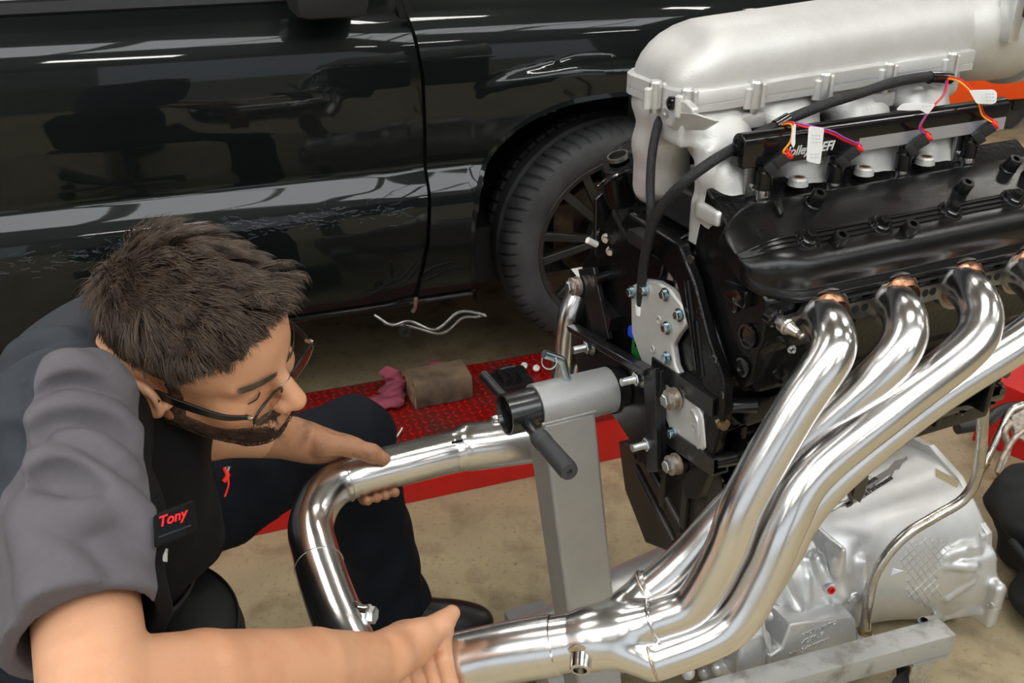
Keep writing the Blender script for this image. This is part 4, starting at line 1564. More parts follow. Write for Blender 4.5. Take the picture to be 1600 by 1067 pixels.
def rounded(pts, r=3, n=4):
    """round the pixel polygon's corners"""
    out = []
    m = len(pts)
    for i in range(m):
        a, b, c = [np.array(pts[(i + k) % m], float) for k in (-1, 0, 1)]
        u, v = nrm(a - b), nrm(c - b)
        s, e = b + u * min(r, np.linalg.norm(a - b) * .45), b + v * min(r, np.linalg.norm(c - b) * .45)
        for k in range(n + 1):
            t = k / n
            out.append(tuple((1 - t) ** 2 * s + 2 * t * (1 - t) * b + t * t * e))
    return out


tagflag(rounded([(1264, 197), (1288, 200), (1282, 257), (1260, 252)], 4), .170)
tagflag(rounded([(1240, 195), (1244, 194), (1243, 212), (1243, 224), (1240, 232), (1236, 224), (1237, 212)], 2), .170)
tagflag(rounded([(1400, 172), (1410, 162), (1432, 160), (1462, 163), (1450, 179), (1438, 172), (1420, 173)], 3), .166)
tagflag(rounded([(1514, 141), (1553, 140), (1558, 145), (1557, 160), (1550, 163), (1526, 162)], 3), .166)
for (x0, y0) in ((1269, 211), (1269, 216), (1269, 221), (1267, 240), (1267, 245), (1540, 146), (1540, 151), (1541, 156), (1441, 165)):
    for k in range(3):
        MB().prism([Ew(x0 + k * 5, y0, .1705), Ew(x0 + 3 + k * 5, y0, .1705), Ew(x0 + 3 + k * 5, y0 + 2, .1705), Ew(x0 + k * 5, y0 + 2, .1705)], e2 * .0001).build('tag_print', 'print_grey', eng)
# ------------------------------------------------------------------ exhaust header of the near bank (bolted to the engine)
hdr = thing
HP = {
    1: [(1268, 476, 1.200), (1286, 495, 1.150), (1300, 520, 1.105), (1297, 558, 1.085), (1242, 642, 1.09), (1165, 778, 1.11), (1134, 860, 1.13), (1088, 940, 1.158), (1036, 966, 1.172), (1015, 972, 1.177)],
    2: [(1380, 454, 1.240), (1397, 472, 1.190), (1414, 498, 1.145), (1411, 536, 1.128), (1378, 580, 1.13), (1292, 656, 1.148), (1200, 740, 1.172), (1130, 812, 1.19), (1078, 870, 1.205), (1030, 914, 1.215), (1008, 926, 1.22)],
    3: [(1483, 427, 1.280), (1501, 444, 1.232), (1525, 468, 1.185), (1532, 506, 1.162), (1505, 550, 1.15), (1390, 640, 1.132), (1272, 738, 1.12), (1228, 815, 1.122), (1193, 898, 1.137), (1140, 980, 1.155), (1036, 1026, 1.170), (1012, 1030, 1.173)],
    4: [(1580, 406, 1.325), (1597, 426, 1.275), (1624, 446, 1.23), (1640, 488, 1.21), (1602, 526, 1.20), (1460, 618, 1.19), (1330, 720, 1.185), (1258, 795, 1.19), (1210, 880, 1.205), (1150, 955, 1.22), (1046, 992, 1.235), (1020, 998, 1.24)],
}
TR = 0.0258
ENDS = {}
for k, pts in HP.items():
    path = catmull([P(*q) for q in pts], 10)
    MB().tube(path, TR, 36).build('primary_tube', 'chrome', eng)
    ENDS[k] = (path[-14], path[-1])
    # copper coloured weld ring at the port and bead at the collector
    c = P(*pts[1])
    d = nrm(P(*pts[2]) - P(*pts[0]))
    ring = []
    x_, y_, _ = frame(d)
    c2 = E(PORT_S[k - 1], .2665, .16)
    MB().lathe(c2 - e2 * .003, nrm(e2 * .9 - .1 * e3), [(0, TR * 1.24), (.004, TR * 1.25), (.010, TR * 1.14), (.014, TR * 1.02)], 40, cap=False).build('port_weld', 'weld_copper', eng)
# flange plate: straight bar with round bosses and punched holes
fl = []
S0, S1_ = .045, .50
up, lo = [], []
for i in range(140):
    s = S0 + (S1_ - S0) * i / 139
    u, l = .0095, -.0135
    for ps in PORT_S:
        dd = abs(s - ps)
        if dd < .0375:
            q = math.sqrt(max(0, .0375 ** 2 - dd ** 2))
            u = max(u, q * .98)
            l = min(l, -q * .92)
    slope = 0.0
    up.append((s, .158 + u))
    lo.append((s, .158 + l))
bm = MB()
n = len(up)
W0, W1 = .2562, .2640
bm.rings([[E(up[i][0], W0, up[i][1]), E(up[i][0], W1, up[i][1]), E(lo[i][0], W1, lo[i][1]), E(lo[i][0], W0, lo[i][1])] for i in range(n)])
bm.build('header_flange', 'flange_steel', eng, recalc=True, sharp=30)
for s in (.062, .148, .163, .262, .275, .372, .388, .48):
    MB().lathe(E(s, W1 + .0003, .158), e2, [(0, .0052), (.0004, .0052), (.0004, .001)], 18).build('flange_hole', 'gap_black', eng)
# collector: four tubes melting into one
AX0, AX1 = P(955, 992, 1.195), P(862, 1008, 1.212)
col = Sdf()
cc_ = (AX0 + AX1) / 2
for k, (a, b) in ENDS.items():
    mid = b + (AX0 - b) * .45
    a2 = b + nrm(a - b) * .004
    col.cone(a2, mid, TR * 1.02, TR * 1.04, .004)
    col.cone(mid, AX0 * .75 + AX1 * .25, TR * 1.04, .0315, .012)
col.cone(AX0 + (AX1 - AX0) * .1, AX1 - (AX1 - AX0) * .12, .0352, .0355, .016)
allp = np.array([q for ab in ENDS.values() for q in ab] + [AX0, AX1])
COLL = sdf_mesh('collector', col, allp.min(0) - .05, allp.max(0) + .05, .003, 'chrome', eng, smooth_it=1)
for k in (1, 2, 3):
    a, b = ENDS[k]
    d = nrm(a - b)
    x_, y_, _ = frame(d)
    bead = [b + d * .006 + TR * 1.03 * (math.cos(t) * x_ + math.sin(t) * y_) for t in np.linspace(0, 2 * math.pi, 60)]
    MB().tube(bead, [.0016 + .0006 * random.random() for _ in bead], 8).build('weld_bead', 'weld_gold' if k != 1 else 'steel_bright', eng)
axd = nrm(AX1 - AX0)
PR = .0365
MB().lathe(AX1 - axd * .035, axd, [(0, .0362), (.028, .0366), (.030, .0385), (.048, .0388), (.049, .0375)], 48, cap=False).build('slip_sleeve', 'chrome', eng)
# sensor bung


def bung(c, d, name, parent, r=.0125, ln=.020):
    d = nrm(d)
    o = MB().lathe(c - d * .012, d, [(0, r * 1.45), (.010, r * 1.42), (.0125, r * 1.1), (.0125 + ln, r * 1.05), (.0135 + ln, r * .95), (.0135 + ln, r * .68), (.006 + ln * .3, r * .66), (.005, .0005)], 32).build(name, 'chrome_brushed', parent)
    MB().lathe(c - d * .002, d, [(0, r * 1.5), (.002, r * 1.55), (.005, r * 1.15)], 32, cap=False).build('bung_weld', 'weld_gold', o)
    return o


bung(P(908, 1022, 1.175), nrm(CU * -.75 - CF * .75 - CR * .12), 'sensor_bung', eng)
# far header: tubes and collector behind the stand
for dx in (0, 9):
    pts = [(905 + dx, 462, 1.56), (893 + dx, 490, 1.565), (888 + dx, 520, 1.58), (884 + dx, 560, 1.60), (876 + dx, 610, 1.64), (862 + dx, 655, 1.70), (840, 680, 1.72)]
    MB().tube(catmull([P(a, b, c + dx * .006) for a, b, c in pts], 8), .0215, 28).build('primary_tube', 'chrome', eng)
fc = Sdf()
f0, f1 = P(848, 682, 1.715), P(735, 698, 1.69)
fc.cone(f0 + e3 * .012, f1, .040, .0355, .01)
fc.cone(f0 - e3 * .020 - e2 * .01, f1, .032, .034, .02)
fc.cone(f0 + e2 * .02, f1, .030, .034, .02)
lo_, hi_ = np.minimum(f0, f1) - .08, np.maximum(f0, f1) + .08
sdf_mesh('collector', fc, lo_, hi_, .0035, 'chrome', eng, smooth_it=1)
fd = nrm(f1 - f0)
bung(P(776, 664, 1.69), e3, 'sensor_bung', eng, .011, .014)

# ------------------------------------------------------------------ the exhaust pipe held by the mechanic
yp = thing('exhaust_pipe', 'polished bent steel exhaust pipe held in both hands', 'exhaust pipe', P(500, 900, 1.45))
far = [P(752, 695, 1.695), P(640, 722, 1.655), P(545, 748, 1.62), P(506, 774, 1.585), P(486, 820, 1.535), P(494, 868, 1.475), P(512, 925, 1.41), P(540, 995, 1.335), P(575, 1055, 1.285), P(640, 1072, 1.255), P(700, 1052, 1.245)]
pth = catmull(far, 10)
MB().tube(pth[:22], .0368, 48, cap=True).build('straight_pipe', 'chrome', yp)
MB().tube(pth[20:54], .0362, 48).build('elbow', 'chrome', yp)
MB().tube(pth[52:], .0370, 48).build('lower_pipe', 'chrome', yp)
near = [P(868, 1007, 1.211), P(800, 1018, 1.224), P(740, 1030, 1.238), P(660, 1048, 1.25), P(600, 1062, 1.262)]
MB().tube(catmull(near, 8), .0385, 48).build('near_pipe', 'chrome', yp)
for i in (21, 53):
    c = pth[i]
    d = nrm(pth[i + 1] - pth[i - 1])
    x_, y_, _ = frame(d)
    MB().tube([c + .0371 * (math.cos(t) * x_ + math.sin(t) * y_) for t in np.linspace(0, 2 * math.pi, 70)], [.0008 + .0003 * random.random() for _ in range(70)], 6).build('weld_bead', 'steel_bright', yp)
a, b = pth[0], pth[10]
d = nrm(b - a)
MB().lathe(a, d, [(-.002, .0369), (0, .0376), (.050, .0377), (.052, .0369)], 48, cap=False).build('slip_joint', 'chrome', yp)
MB().cbox(P(714, 690, 1.615), (.010, .001, .0022), .0005, (nrm(b - a), CF, CU)).build('slot', 'gap_black', yp)
bq = P(553, 957, 1.355)
bd = nrm(CR * .97 - CU * .05 - CF * .25)
MB().lathe(bq, bd, [(0, .017), (.006, .016), (.008, .013), (.020, .013), (.020, .0145), (.0225, .0145), (.0225, .001)], 28).build('sensor_bung', 'chrome_brushed', yp)
MB().hexbolt(bq + bd * .0225, bd, .0125, .011).build('bung_plug', 'zinc', yp)
# ------------------------------------------------------------------ gearbox lying on the floor under the engine
tr = thing('gearbox', 'silver cast alloy automatic gearbox on the floor under the engine', 'gearbox', E(.7, -.19, -.93239))
ZF = -EO[2]                                      # floor in engine coordinates
g = Sdf()
AX = -.20
AZ = ZF + .185
g.cone((.62, AX, AZ), (.955, AX, AZ - .02), .172, .190, .02)
g.cone((.70, AX, AZ - .01), (.97, AX + .03, AZ - .05), .15, .185, .02)
g.cone((.42, AX, AZ), (.60, AX, AZ), .150, .168, .03)
g.cone((.12, AX, AZ), (.38, AX, AZ), .100, .120, .03)
g.cone((-.06, AX - .01, AZ - .005), (.12, AX, AZ), .060, .085, .03)
# ribs and rings round the case
g.box((.545, AX, AZ), (.006, .170, .170), .004, k=.004)
g.box((.955, -.015, ZF + .11), (.018, .065, .06), .012, k=.03)
g.box((.93, AX + .16, ZF + .20), (.05, .045, .020), .012, k=.03)
# control cover on the near side
g.box((.365, -.085, ZF + .085), (.07, .05, .06), .012, k=.015)
g.box((.51, -.11, ZF + .12), (.10, .055, .075), .012, k=.02)
g.box((.395, -.055, ZF + .145), (.025, .022, .022), .01, k=.02)
# lugs
for (s, w_, z_, r) in ((.560, -.035, .235, .020), (.625, -.030, .218, .016), (.455, -.040, .222, .015), (.40, -.050, .222, .010), (.345, -.040, .175, .018), (.30, -.050, .12, .015), (.36, -.035, .12, .014)):
    g.ell((s, w_, ZF + z_), (r, r, r), k=.022)
for (s0, w0, z0, s1, w1, z1, r) in ((.555, -.05, .33, .56, -.035, .24, .012), (.525, -.08, .30, .535, -.045, .24, .008), (.44, -.08, .28, .455, -.04, .225, .009), (.625, -.05, .28, .625, -.035, .22, .010)):
    g.cone((s0, w0, ZF + z0), (s1, w1, ZF + z1), r, r, .016)


def gpost(p, d):
    d = np.maximum(d, (ZF + .012) - p[:, 2])
    return np.maximum(d, p[:, 0] - .965)


g.post = gpost
def hit(px, py, f=g):
    o = np.array([(CAM - EO) @ a for a in (e1, e2, e3)])
    r = ray(px, py)
    r = np.array([r @ a for a in (e1, e2, e3)])
    r = r / np.linalg.norm(r)
    t = 1.0
    for _ in range(120):
        d = f((o + t * r)[None])[0]
        t += d * .8
        if abs(d) < 3e-4:
            break
        if t > 3 or t < .3:
            t = 1.9
            break
    else:
        t = 1.9
    q = o + t * r
    ep = 1e-3
    nn = np.array([f((q + ep * np.eye(3)[i])[None])[0] - f((q - ep * np.eye(3)[i])[None])[0] for i in range(3)])
    nn = nrm(nn)
    return E(*q), nn[0] * e1 + nn[1] * e2 + nn[2] * e3


RIBS = []
for pth_, r_ in (([(1247, 848), (1256, 875), (1262, 905), (1263, 938)], .0050), ([(1276, 872), (1284, 892), (1292, 912)], .010), ([(1292, 850), (1301, 872), (1304, 895)], .008),
                 ([(1480, 868), (1505, 858), (1524, 856)], .014), ([(1478, 884), (1505, 884), (1524, 886)], .010), ([(1440, 965), (1480, 935), (1518, 910)], .007), ([(1405, 980), (1470, 966), (1530, 954)], .008)):
    RIBS.append(([hit(x, y) for x, y in pth_], r_))
for pts_, r_ in RIBS:
    loc = [np.array([((q - nn * r_ * .35) - EO) @ a for a in (e1, e2, e3)]) for q, nn in pts_]
    g.chain(loc, [r_] * len(loc), .010)
sdf_mesh('gearbox_case', g, (-.14, -.45, ZF - .01), (.99, .06, ZF + .43), .0052, 'trans_alu', tr, exf)


# bell flange with ears
FB = [(1449, 690), (1460, 694), (1506, 745), (1534, 806), (1551, 832), (1550, 902), (1558, 915), (1567, 950), (1552, 958), (1470, 972), (1395, 985)]
fb = [Es(x, y, .966) for x, y in FB]
low = [q for q in fb]
poly = low + [E(.966, -.44, ZF + .02), E(.966, -.43, ZF + .22), E(.966, -.34, ZF + .36)]
for q in poly:
    q[2] = max(q[2], 0.012)
inner = []
ctr = E(.966, AX, AZ)
MB().rings([[q - e1 * .016 for q in poly], [q for q in poly], [ctr + (q - ctr) * .90 for q in poly], [ctr + (q - ctr) * .90 - e1 * .012 for q in poly]]).build('bell_flange', 'trans_alu', tr, recalc=True, sharp=30, bevel=.002)
for (px, py) in ((1532, 838), (1530, 868), (1531, 898), (1550, 943), (1470, 958), (1418, 975)):
    q = Es(px, py, .945)
    MB().lathe(q + e1 * .018, -e1, [(0, .012), (.024, .011), (.026, .009), (.026, .005), (.018, .005)], 18).build('bolt_ear', 'trans_alu', tr)
    MB().lathe(q - e1 * .0085, -e1, [(0, .0085), (.001, .0085), (.001, .0045), (-.003, .0045)], 16).build('bolt_seat', 'cast_alu_bright', tr)
# cast waffle pattern
def on_case(path, r, name, m):
    pts = []
    for (x, y) in path:
        q, nn = hit(x, y)
        pts.append(q + nn * r * .3)
    MB().tube(pts, r, 6).build(name, m, tr)


def inpoly(x, y, poly):
    c_ = False
    n_ = len(poly)
    for i in range(n_):
        (x1, y1), (x2, y2) = poly[i], poly[(i + 1) % n_]
        if (y1 > y) != (y2 > y) and x < (x2 - x1) * (y - y1) / (y2 - y1) + x1:
            c_ = not c_
    return c_


WPOLY = [(1403, 874), (1420, 843), (1471, 838), (1494, 852), (1462, 898), (1476, 930), (1446, 953), (1413, 934), (1417, 905)]
for (dx, dy), off in (((-.73, .68), (.68, .73)), ((.60, .80), (-.80, .60))):
    for k in range(-9, 10):
        run = []
        for u in np.arange(-90, 90, 3.0):
            x, y = 1445 + off[0] * k * 9.6 + dx * u, 895 + off[1] * k * 9.6 + dy * u
            if inpoly(x, y, WPOLY):
                run.append((x, y))
            elif run:
                break
        if len(run) > 2:
            on_case(run[::2] if len(run) > 4 else run, .0012, 'waffle_rib', 'cast_alu_bright')
q, nn = hit(1397, 893)
MB().prism([q + nn * .002 + CR * x + CU * y for x, y in ((-.014, .010), (.020, .002), (-.012, -.010))], -nn * .008).build('cast_lug', 'cast_alu_bright', tr, bevel=.001)
# ports, plugs
for (px, py, m_, r) in ((1297, 920, 'red_plug', .0105), (1333, 934, 'cast_alu_bright', .0115), (1213, 952, 'cast_alu_bright', .0095), (1187, 950, 'cast_alu_bright', .006), (1155, 1012, 'cast_alu_bright', .010)):
    q, nn = hit(px, py)
    d = nrm(nn * .3 + e2 * .8 - e1 * .1 + e3 * .1)
    MB().lathe(q - d * .006, d, [(0, r * 1.3), (.008, r * 1.25), (.010, r * 1.1), (.010, r * .75), (.004, r * .7), (.004, .0005)], 24).build('port_boss', 'trans_alu', tr)
    MB().lathe(q - d * .001, d, [(0, r * .74), (.0085, r * .74), (.0085, r * .4), (.003, r * .35), (.003, .0004)], 20).build('port_plug', m_, tr)
for (px, py) in ((1120, 1046), (1100, 1052), (1182, 1015), (1075, 1050)):
    q, nn = hit(px, py)
    MB().ball(q, .013, 16, (1, 1, 1.2)).build('case_stud', 'trans_alu', tr)
# control cover on the near side, with cast lettering
CW = .004
cvr = [(1235, 976), (1332, 962), (1338, 970), (1340, 1030), (1203, 1062), (1203, 1026), (1222, 1013)]
MB().prism([Ew(x, y, CW) for x, y in cvr], -e2 * .075).build('control_cover', 'trans_alu', tr, bevel=.004)
MB().prism([Ew(x, y, CW - .01) for x, y in ((1160, 1000), (1205, 990), (1212, 1040), (1150, 1062))], -e2 * .05).build('cover_step', 'trans_alu', tr, bevel=.006)
MB().tube([Ew(1190, 958, -.005), Ew(1194, 990, 0), Ew(1203, 1018, .003)], .004, 10).build('cover_rib', 'trans_alu', tr)
text3d('cast_lettering', 'HYDRA-MATIC', Ew(1252, 995, CW), e1, e3, .0128, 'cast_alu_bright', tr, .0012, .1, bold=.0003)
text3d('cast_lettering', '4L80-E', Ew(1251, 1008, CW), e1, e3, .0185, 'cast_alu_bright', tr, .0012, .25, bold=.0005)
text3d('cast_lettering', 'P/N 24203421', Ew(1232, 1027, CW), e1, e3, .0150, 'cast_alu_bright', tr, .0012, .05, space=1.12, bold=.0003)
MB().box((Ew(1262, 1006, CW) + Ew(1302, 997, CW)) / 2, (.022, .0008, .0007), EA).build('cast_underline', 'cast_alu_bright', tr)
cf_ = (g, lambda p: np.stack([(p - EO) @ a for a in (e1, e2, e3)], 1))
# logo sticker on the bell
SB = [(1290, 797), (1300, 792), (1303, 786), (1320, 782), (1335, 770), (1352, 757), (1372, 742), (1388, 732), (1398, 720), (1412, 716), (1417, 712), (1418, 718), (1410, 724), (1405, 733), (1398, 735), (1392, 748), (1370, 764), (1350, 778), (1332, 788), (1312, 793), (1300, 800), (1292, 801)]
mat('sticker_dark', lin(112, 106, 104), 0.5)
mat('sticker_green', lin(196, 220, 150), 0.5)
mat('sticker_black', lin(30, 30, 30), 0.5)
base = []
for x, y in SB:
    q, nn = hit(x, y)
    base.append(q + nn * .0006)
c, cn = hit(1352, 762)
bm_ = MB()
bm_.v = [tuple(q) for q in base]
bm_.f = [tuple(range(len(base)))]
bm_.build('sticker', 'sticker_dark', tr, sharp=None)
a_, n_a = hit(1312, 778)
b_, n_b = hit(1398, 728)
xd = nrm(b_ - a_)
nn = nrm(cn)
yd = nrm(np.cross(nn, xd))
a3, _n = hit(1336, 764)
text3d('sticker_lettering', 'STER', a3 + nn * .001 + yd * .006, xd, yd, .030, 'sticker_green', tr, .0009, .2, bold=.0008, conform=cf_)
text3d('sticker_lettering', 'Transmission', a3 + nn * .0015 - yd * .008 - xd * .03, xd, yd, .019, 'sticker_black', tr, .0013, .1, bold=.0003, conform=cf_)
text3d('sticker_lettering', '& Performance', a3 + nn * .0015 - yd * .026 + xd * .004, xd, yd, .016, 'sticker_black', tr, .0013, .1, bold=.0003, conform=cf_)
# dipstick tube and bracket
dip = [Ew(1538, 560, .03), Ew(1536, 640, .02), Ew(1533, 700, .015), Ew(1526, 745, .01), Ew(1505, 780, .005), Ew(1460, 808, .0), Ew(1418, 834, .0), Ew(1385, 868, .0), Ew(1364, 905, .0), Ew(1356, 945, .0), Ew(1352, 985, .0)]
MB().tube(catmull(dip, 8), .0108, 22).build('dipstick_tube', 'tube_steel', tr)
MB().lathe(dip[-1] - e3 * .006, e3, [(0, .015), (.004, .016), (.010, .014), (.014, .0115)], 24).build('tube_seal', 'brass', tr)
MB().lathe(dip[-1] - e3 * .07, e3, [(0, .024), (.050, .022), (.064, .017)], 24).build('tube_socket', 'trans_alu', tr)
MB().prism([Ew(1462, 732, .0), Ew(1500, 752, .01), Ew(1495, 762, .01), Ew(1490, 760, .01), Ew(1462, 745, .0)], -e2 * .004).build('tube_bracket', 'chrome_brushed', tr, recalc=True)
# ------------------------------------------------------------------ the mechanic
mat('skin', lin(214, 160, 124), 0.46, sss=0.06, col2=lin(204, 142, 104), vscale=14, lo=0.45, hi=0.8, bump=0.12, bscale=500)
mat('skin_grimy', lin(176, 126, 92), 0.5, sss=0.08, col2=lin(128, 88, 62), vscale=40, lo=0.5, hi=0.75, bump=0.15, bscale=500)
mat('nail', lin(214, 160, 136), 0.3)
mat('hair_brown', lin(92, 74, 58), 0.42, col2=lin(52, 40, 31), vscale=60, spec=0.55)
mat('beard_brown', lin(60, 44, 36), 0.6)
mat('shirt_grey', lin(100, 96, 100), 0.85, var=0.12, vscale=30, bump=0.25, bscale=900, spec=0.2)
mat('shirt_slate', lin(58, 61, 66), 0.85, var=0.12, vscale=30, bump=0.25, bscale=900, spec=0.2)
mat('shirt_black', lin(17, 17, 19), 0.85, spec=0.2, var=0.2, vscale=30, bump=0.25, bscale=900)
mat('trouser_navy', lin(22, 26, 34), 0.85, spec=0.2, var=0.25, vscale=12, bump=0.25, bscale=800)
mat('shoe_black', lin(26, 24, 24), 0.4, var=0.3, vscale=30)
mat('lace_brown', lin(96, 66, 44), 0.7)
mat('thread_red', lin(226, 24, 34), 0.6)
mat('thread_white', lin(222, 228, 224), 0.6)
mat('thread_teal', lin(70, 140, 120), 0.6)
mat('lens_glass', lin(245, 245, 240), 0.02, trans=1.0, ior=1.06)
mat('frame_black', (0.006, 0.006, 0.006), 0.3)
mat('frame_metal', (0.62, 0.56, 0.45), 0.25, 1.0)
mat('belt_white', lin(205, 208, 212), 0.8)
mat('stool_vinyl', lin(22, 24, 22), 0.55, bump=0.3, bscale=700)

man_ = thing('person', 'person in a two-tone grey and black work shirt and glasses, bent over the exhaust pipe', 'person', (-.62, 1.15, 0))

# head frame: forward, left, up
HB = np.stack([CR, CU, -CF])
hf, hl, hu = [nrm(np.array(v) @ HB) for v in ((.920, -.363, .146), (.359, .636, -.683), (.155, .681, .715))]
HC = P(313, 532, 1.097)
HS = 1.02


def Hd(x, y, z):
    return HC + HS * (x * hf + y * hl + z * hu)


HA = (hf, hl, hu)


def headpart(b):
    S = HS
    b.ell(Hd(-.010, 0, .028), (.099 * S, .076 * S, .088 * S), HA, .02)
    b.ell(Hd(.034, 0, -.030), (.060 * S, .060 * S, .076 * S), HA, .03)
    b.ell(Hd(.035, 0, .035), (.062 * S, .066 * S, .055 * S), HA, .03)
    for y in (-1, 1):
        b.cone(Hd(.002, y * .056, -.05), Hd(.064, y * .018, -.096), .018 * S, .017 * S, .03)
        b.ell(Hd(.066, y * .040, -.032), (.026 * S, .024 * S, .024 * S), HA, .02)
        b.cone(Hd(.086, y * .014, .014), Hd(.074, y * .046, .012), .010 * S, .008 * S, .015)
    b.ell(Hd(.078, 0, -.099), (.020 * S, .022 * S, .017 * S), HA, .02)
    b.ell(Hd(.083, 0, -.070), (.020 * S, .030 * S, .026 * S), HA, .02)
    for y in (-1, 1):
        b.ell(Hd(.099, y * .032, -.006), (.014 * S, .017 * S, .012 * S), HA, .010, '-')
        b.ell(Hd(.076, y * .032, -.006), (.0155 * S, .0165 * S, .0145 * S), HA, .004)
    b.cone(Hd(.090, 0, .010), Hd(.120, 0, -.034), .0085 * S, .0125 * S, .012)
    for y in (-1, 1):
        b.ell(Hd(.109, y * .013, -.038), (.011 * S, .0075 * S, .009 * S), HA, .007)
    b.cone(Hd(.100, -.018, -.068), Hd(.100, .018, -.068), .0055 * S, .0055 * S, .006)
    b.cone(Hd(.099, -.016, -.079), Hd(.099, .016, -.079), .0065 * S, .0065 * S, .006)
    # ears
    for y in (-1, 1):
        ea = nrm(hu - .35 * hf)
        eb = nrm(np.cross(ea, y * hl - .25 * hf + .35 * hu))
        ec = np.cross(eb, ea)
        b.ell(Hd(-.006, y * .090, -.012), (.0200 * S, .026 * S, .0090 * S), (eb, ea, ec), .008)
        b.ell(Hd(-.001, y * .102, -.008), (.0110 * S, .0155 * S, .0085 * S), (eb, ea, ec), .005, '-')
        b.ell(Hd(.012, y * .080, -.018), (.006 * S, .009 * S, .006 * S), HA, .004)


head = Sdf()
headpart(head)

# landmarks of the body
NB = np.array([-.445, 1.01, 1.055])             # neck base
SHN = P(104, 672, 1.00)                          # near shoulder
ELN = P(150, 1085, .80)
WRN = P(592, 1032, 1.115)
SHF = np.array([-.42, 1.19, 1.01])
ELF = P(240, 655, 1.43)
WRF = P(452, 684, 1.575)
PEL = np.array([-.66, 1.12, .60])

body = Sdf()
headpart(body)
body.cone(Hd(-.035, 0, -.05), NB, .058, .062, .03)
body.cone(Hd(.01, 0, -.09), NB + (Hd(.02, 0, 0) - HC), .040, .05, .03)
body.cone(NB + np.array([-.02, 0, -.02]), PEL, .085, .11, .03)
body.chain([NB, SHN, SHN + (ELN - SHN) * .45, ELN], [.06, .055, .047, .045], .012)
# forearm: thick below the elbow, slim at the wrist
fa = WRN - ELN
body.chain([ELN, ELN + fa * .30, ELN + fa * .70, WRN], [.045, .0470, .0415, .0310], .006)
body.chain([NB, SHF, ELF, ELF + (WRF - ELF) * .35, WRF], [.06, .055, .047, .048, .034], .025)

# ---- near hand, closed on the near pipe
PC = lambda t: P(868, 1007, 1.211) + (P(600, 1062, 1.262) - P(868, 1007, 1.211)) * t
pd = nrm(PC(1) - PC(0))                          # along the pipe, to the left
toC = nrm(-CF - pd * (-CF @ pd))                 # off the pipe towards the camera
upP = nrm(np.cross(toC, pd))
if upP @ e3 < 0:
    upP = -upP


def around(t, ang, r):
    """point round the near pipe; ang 0 = top, 90 = towards the camera"""
    a = math.radians(ang)
    return PC(t) + r * (math.cos(a) * upP + math.sin(a) * toC)


KN = .0385
palm0 = WRN
k_t = [.56, .64, .72, .80]
kn = [around(t, 22, KN + .019) for t in k_t]
for i, q in enumerate(kn):
    body.cone(WRN + (q - WRN) * .12 + pd * (.004 - .006 * i), q, .021, .0145, .018)
body.ell(WRN + (kn[1] - WRN) * .55, (.030, .030, .022), None, .02)
fl_ = [.95, 1.0, .97, .85]
for i, q in enumerate(kn):
    t = k_t[i]
    A = [22, 62, 104, 150]
    pts = [q] + [around(t - .004 * k, A[k] * (.9 + .1 * fl_[i]), KN + [.019, .0125, .0105, .009][k]) for k in (1, 2, 3)]
    body.chain(pts, [.0125, .0110, .0098, .0082], .004)
    body.ell(q + nrm(q - PC(t)) * .002, (.0125, .0125, .0125), None, .008)
# thumb, on the far side of the pipe, tip up
th = [WRN + (kn[0] - WRN) * .28 + upP * .008, P(655, 992, 1.165), P(690, 975, 1.185), P(706, 958, 1.20)]
body.chain(th, [.021, .0165, .0130, .0105], .012)
# ---- far hand
fp = lambda px: P(px, 722 + (640 - px) * .272, 1.655 - (640 - px) * .00037)
fd_ = nrm(fp(540) - fp(640))
toC2 = nrm(-CF - fd_ * (-CF @ fd_))
up2 = nrm(np.cross(toC2, fd_))
if up2 @ e3 < 0:
    up2 = -up2


def around2(px, ang, r):
    a = math.radians(ang)
    return fp(px) + r * (math.cos(a) * up2 + math.sin(a) * toC2)


palm = [around2(x, -12, .036 + .018) for x in (512, 528, 546, 562)]
for i, q in enumerate(palm):
    body.cone(WRF + (q - WRF) * .1, q, .022, .0155, .02)
body.ell(WRF + (palm[1] - WRF) * .55, (.032, .030, .022), None, .02)
for i, x in enumerate((562, 576, 590, 604)):
    q0 = palm[i]
    pts = [q0] + [around2(x + .5 * k, a_, .036 + rr_) for k, (a_, rr_) in enumerate(((-62, .012), (-112, .010), (-158, .009), (-196 - 2 * i, .0085)))]
    body.chain(pts, [.0130, .0112, .0102, .0096, .0082], .004)
th2 = [WRF + (palm[2] - WRF) * .35 + up2 * .006, P(505, 694, 1.575), P(552, 699, 1.585), P(580, 708, 1.590), P(600, 717, 1.592)]
body.chain(th2, [.024, .0185, .0150, .0138, .0110], .012)

bpts = np.array([HC, ELN, WRN, SHN, SHF, WRF, PEL] + kn + palm + [Hd(.1, 0, 0), Hd(0, 0, .12)])
BLO, BHI = bpts.min(0) - .13, bpts.max(0) + .13
BLO[2] = .52
V, Q = polygonise(body, BLO, BHI, .0042, 2)


def subdivide(V, Q):
    e = np.concatenate([Q[:, [0, 1]], Q[:, [1, 2]], Q[:, [2, 3]], Q[:, [3, 0]]])
    es = np.sort(e, 1)
    u, inv = np.unique(es, axis=0, return_inverse=True)
    inv = inv.reshape(-1)
    mid = V[u].mean(1)
    cen = V[Q].mean(1)
    n, m = len(V), len(Q)
    E_ = n + inv.reshape(4, m).T
    C_ = n + len(u) + np.arange(m)
    V2 = np.concatenate([V, mid, cen])
    Q2 = np.concatenate([np.stack([Q[:, i], E_[:, i], C_, E_[:, (i + 3) % 4]], 1) for i in range(4)])
    return V2, Q2


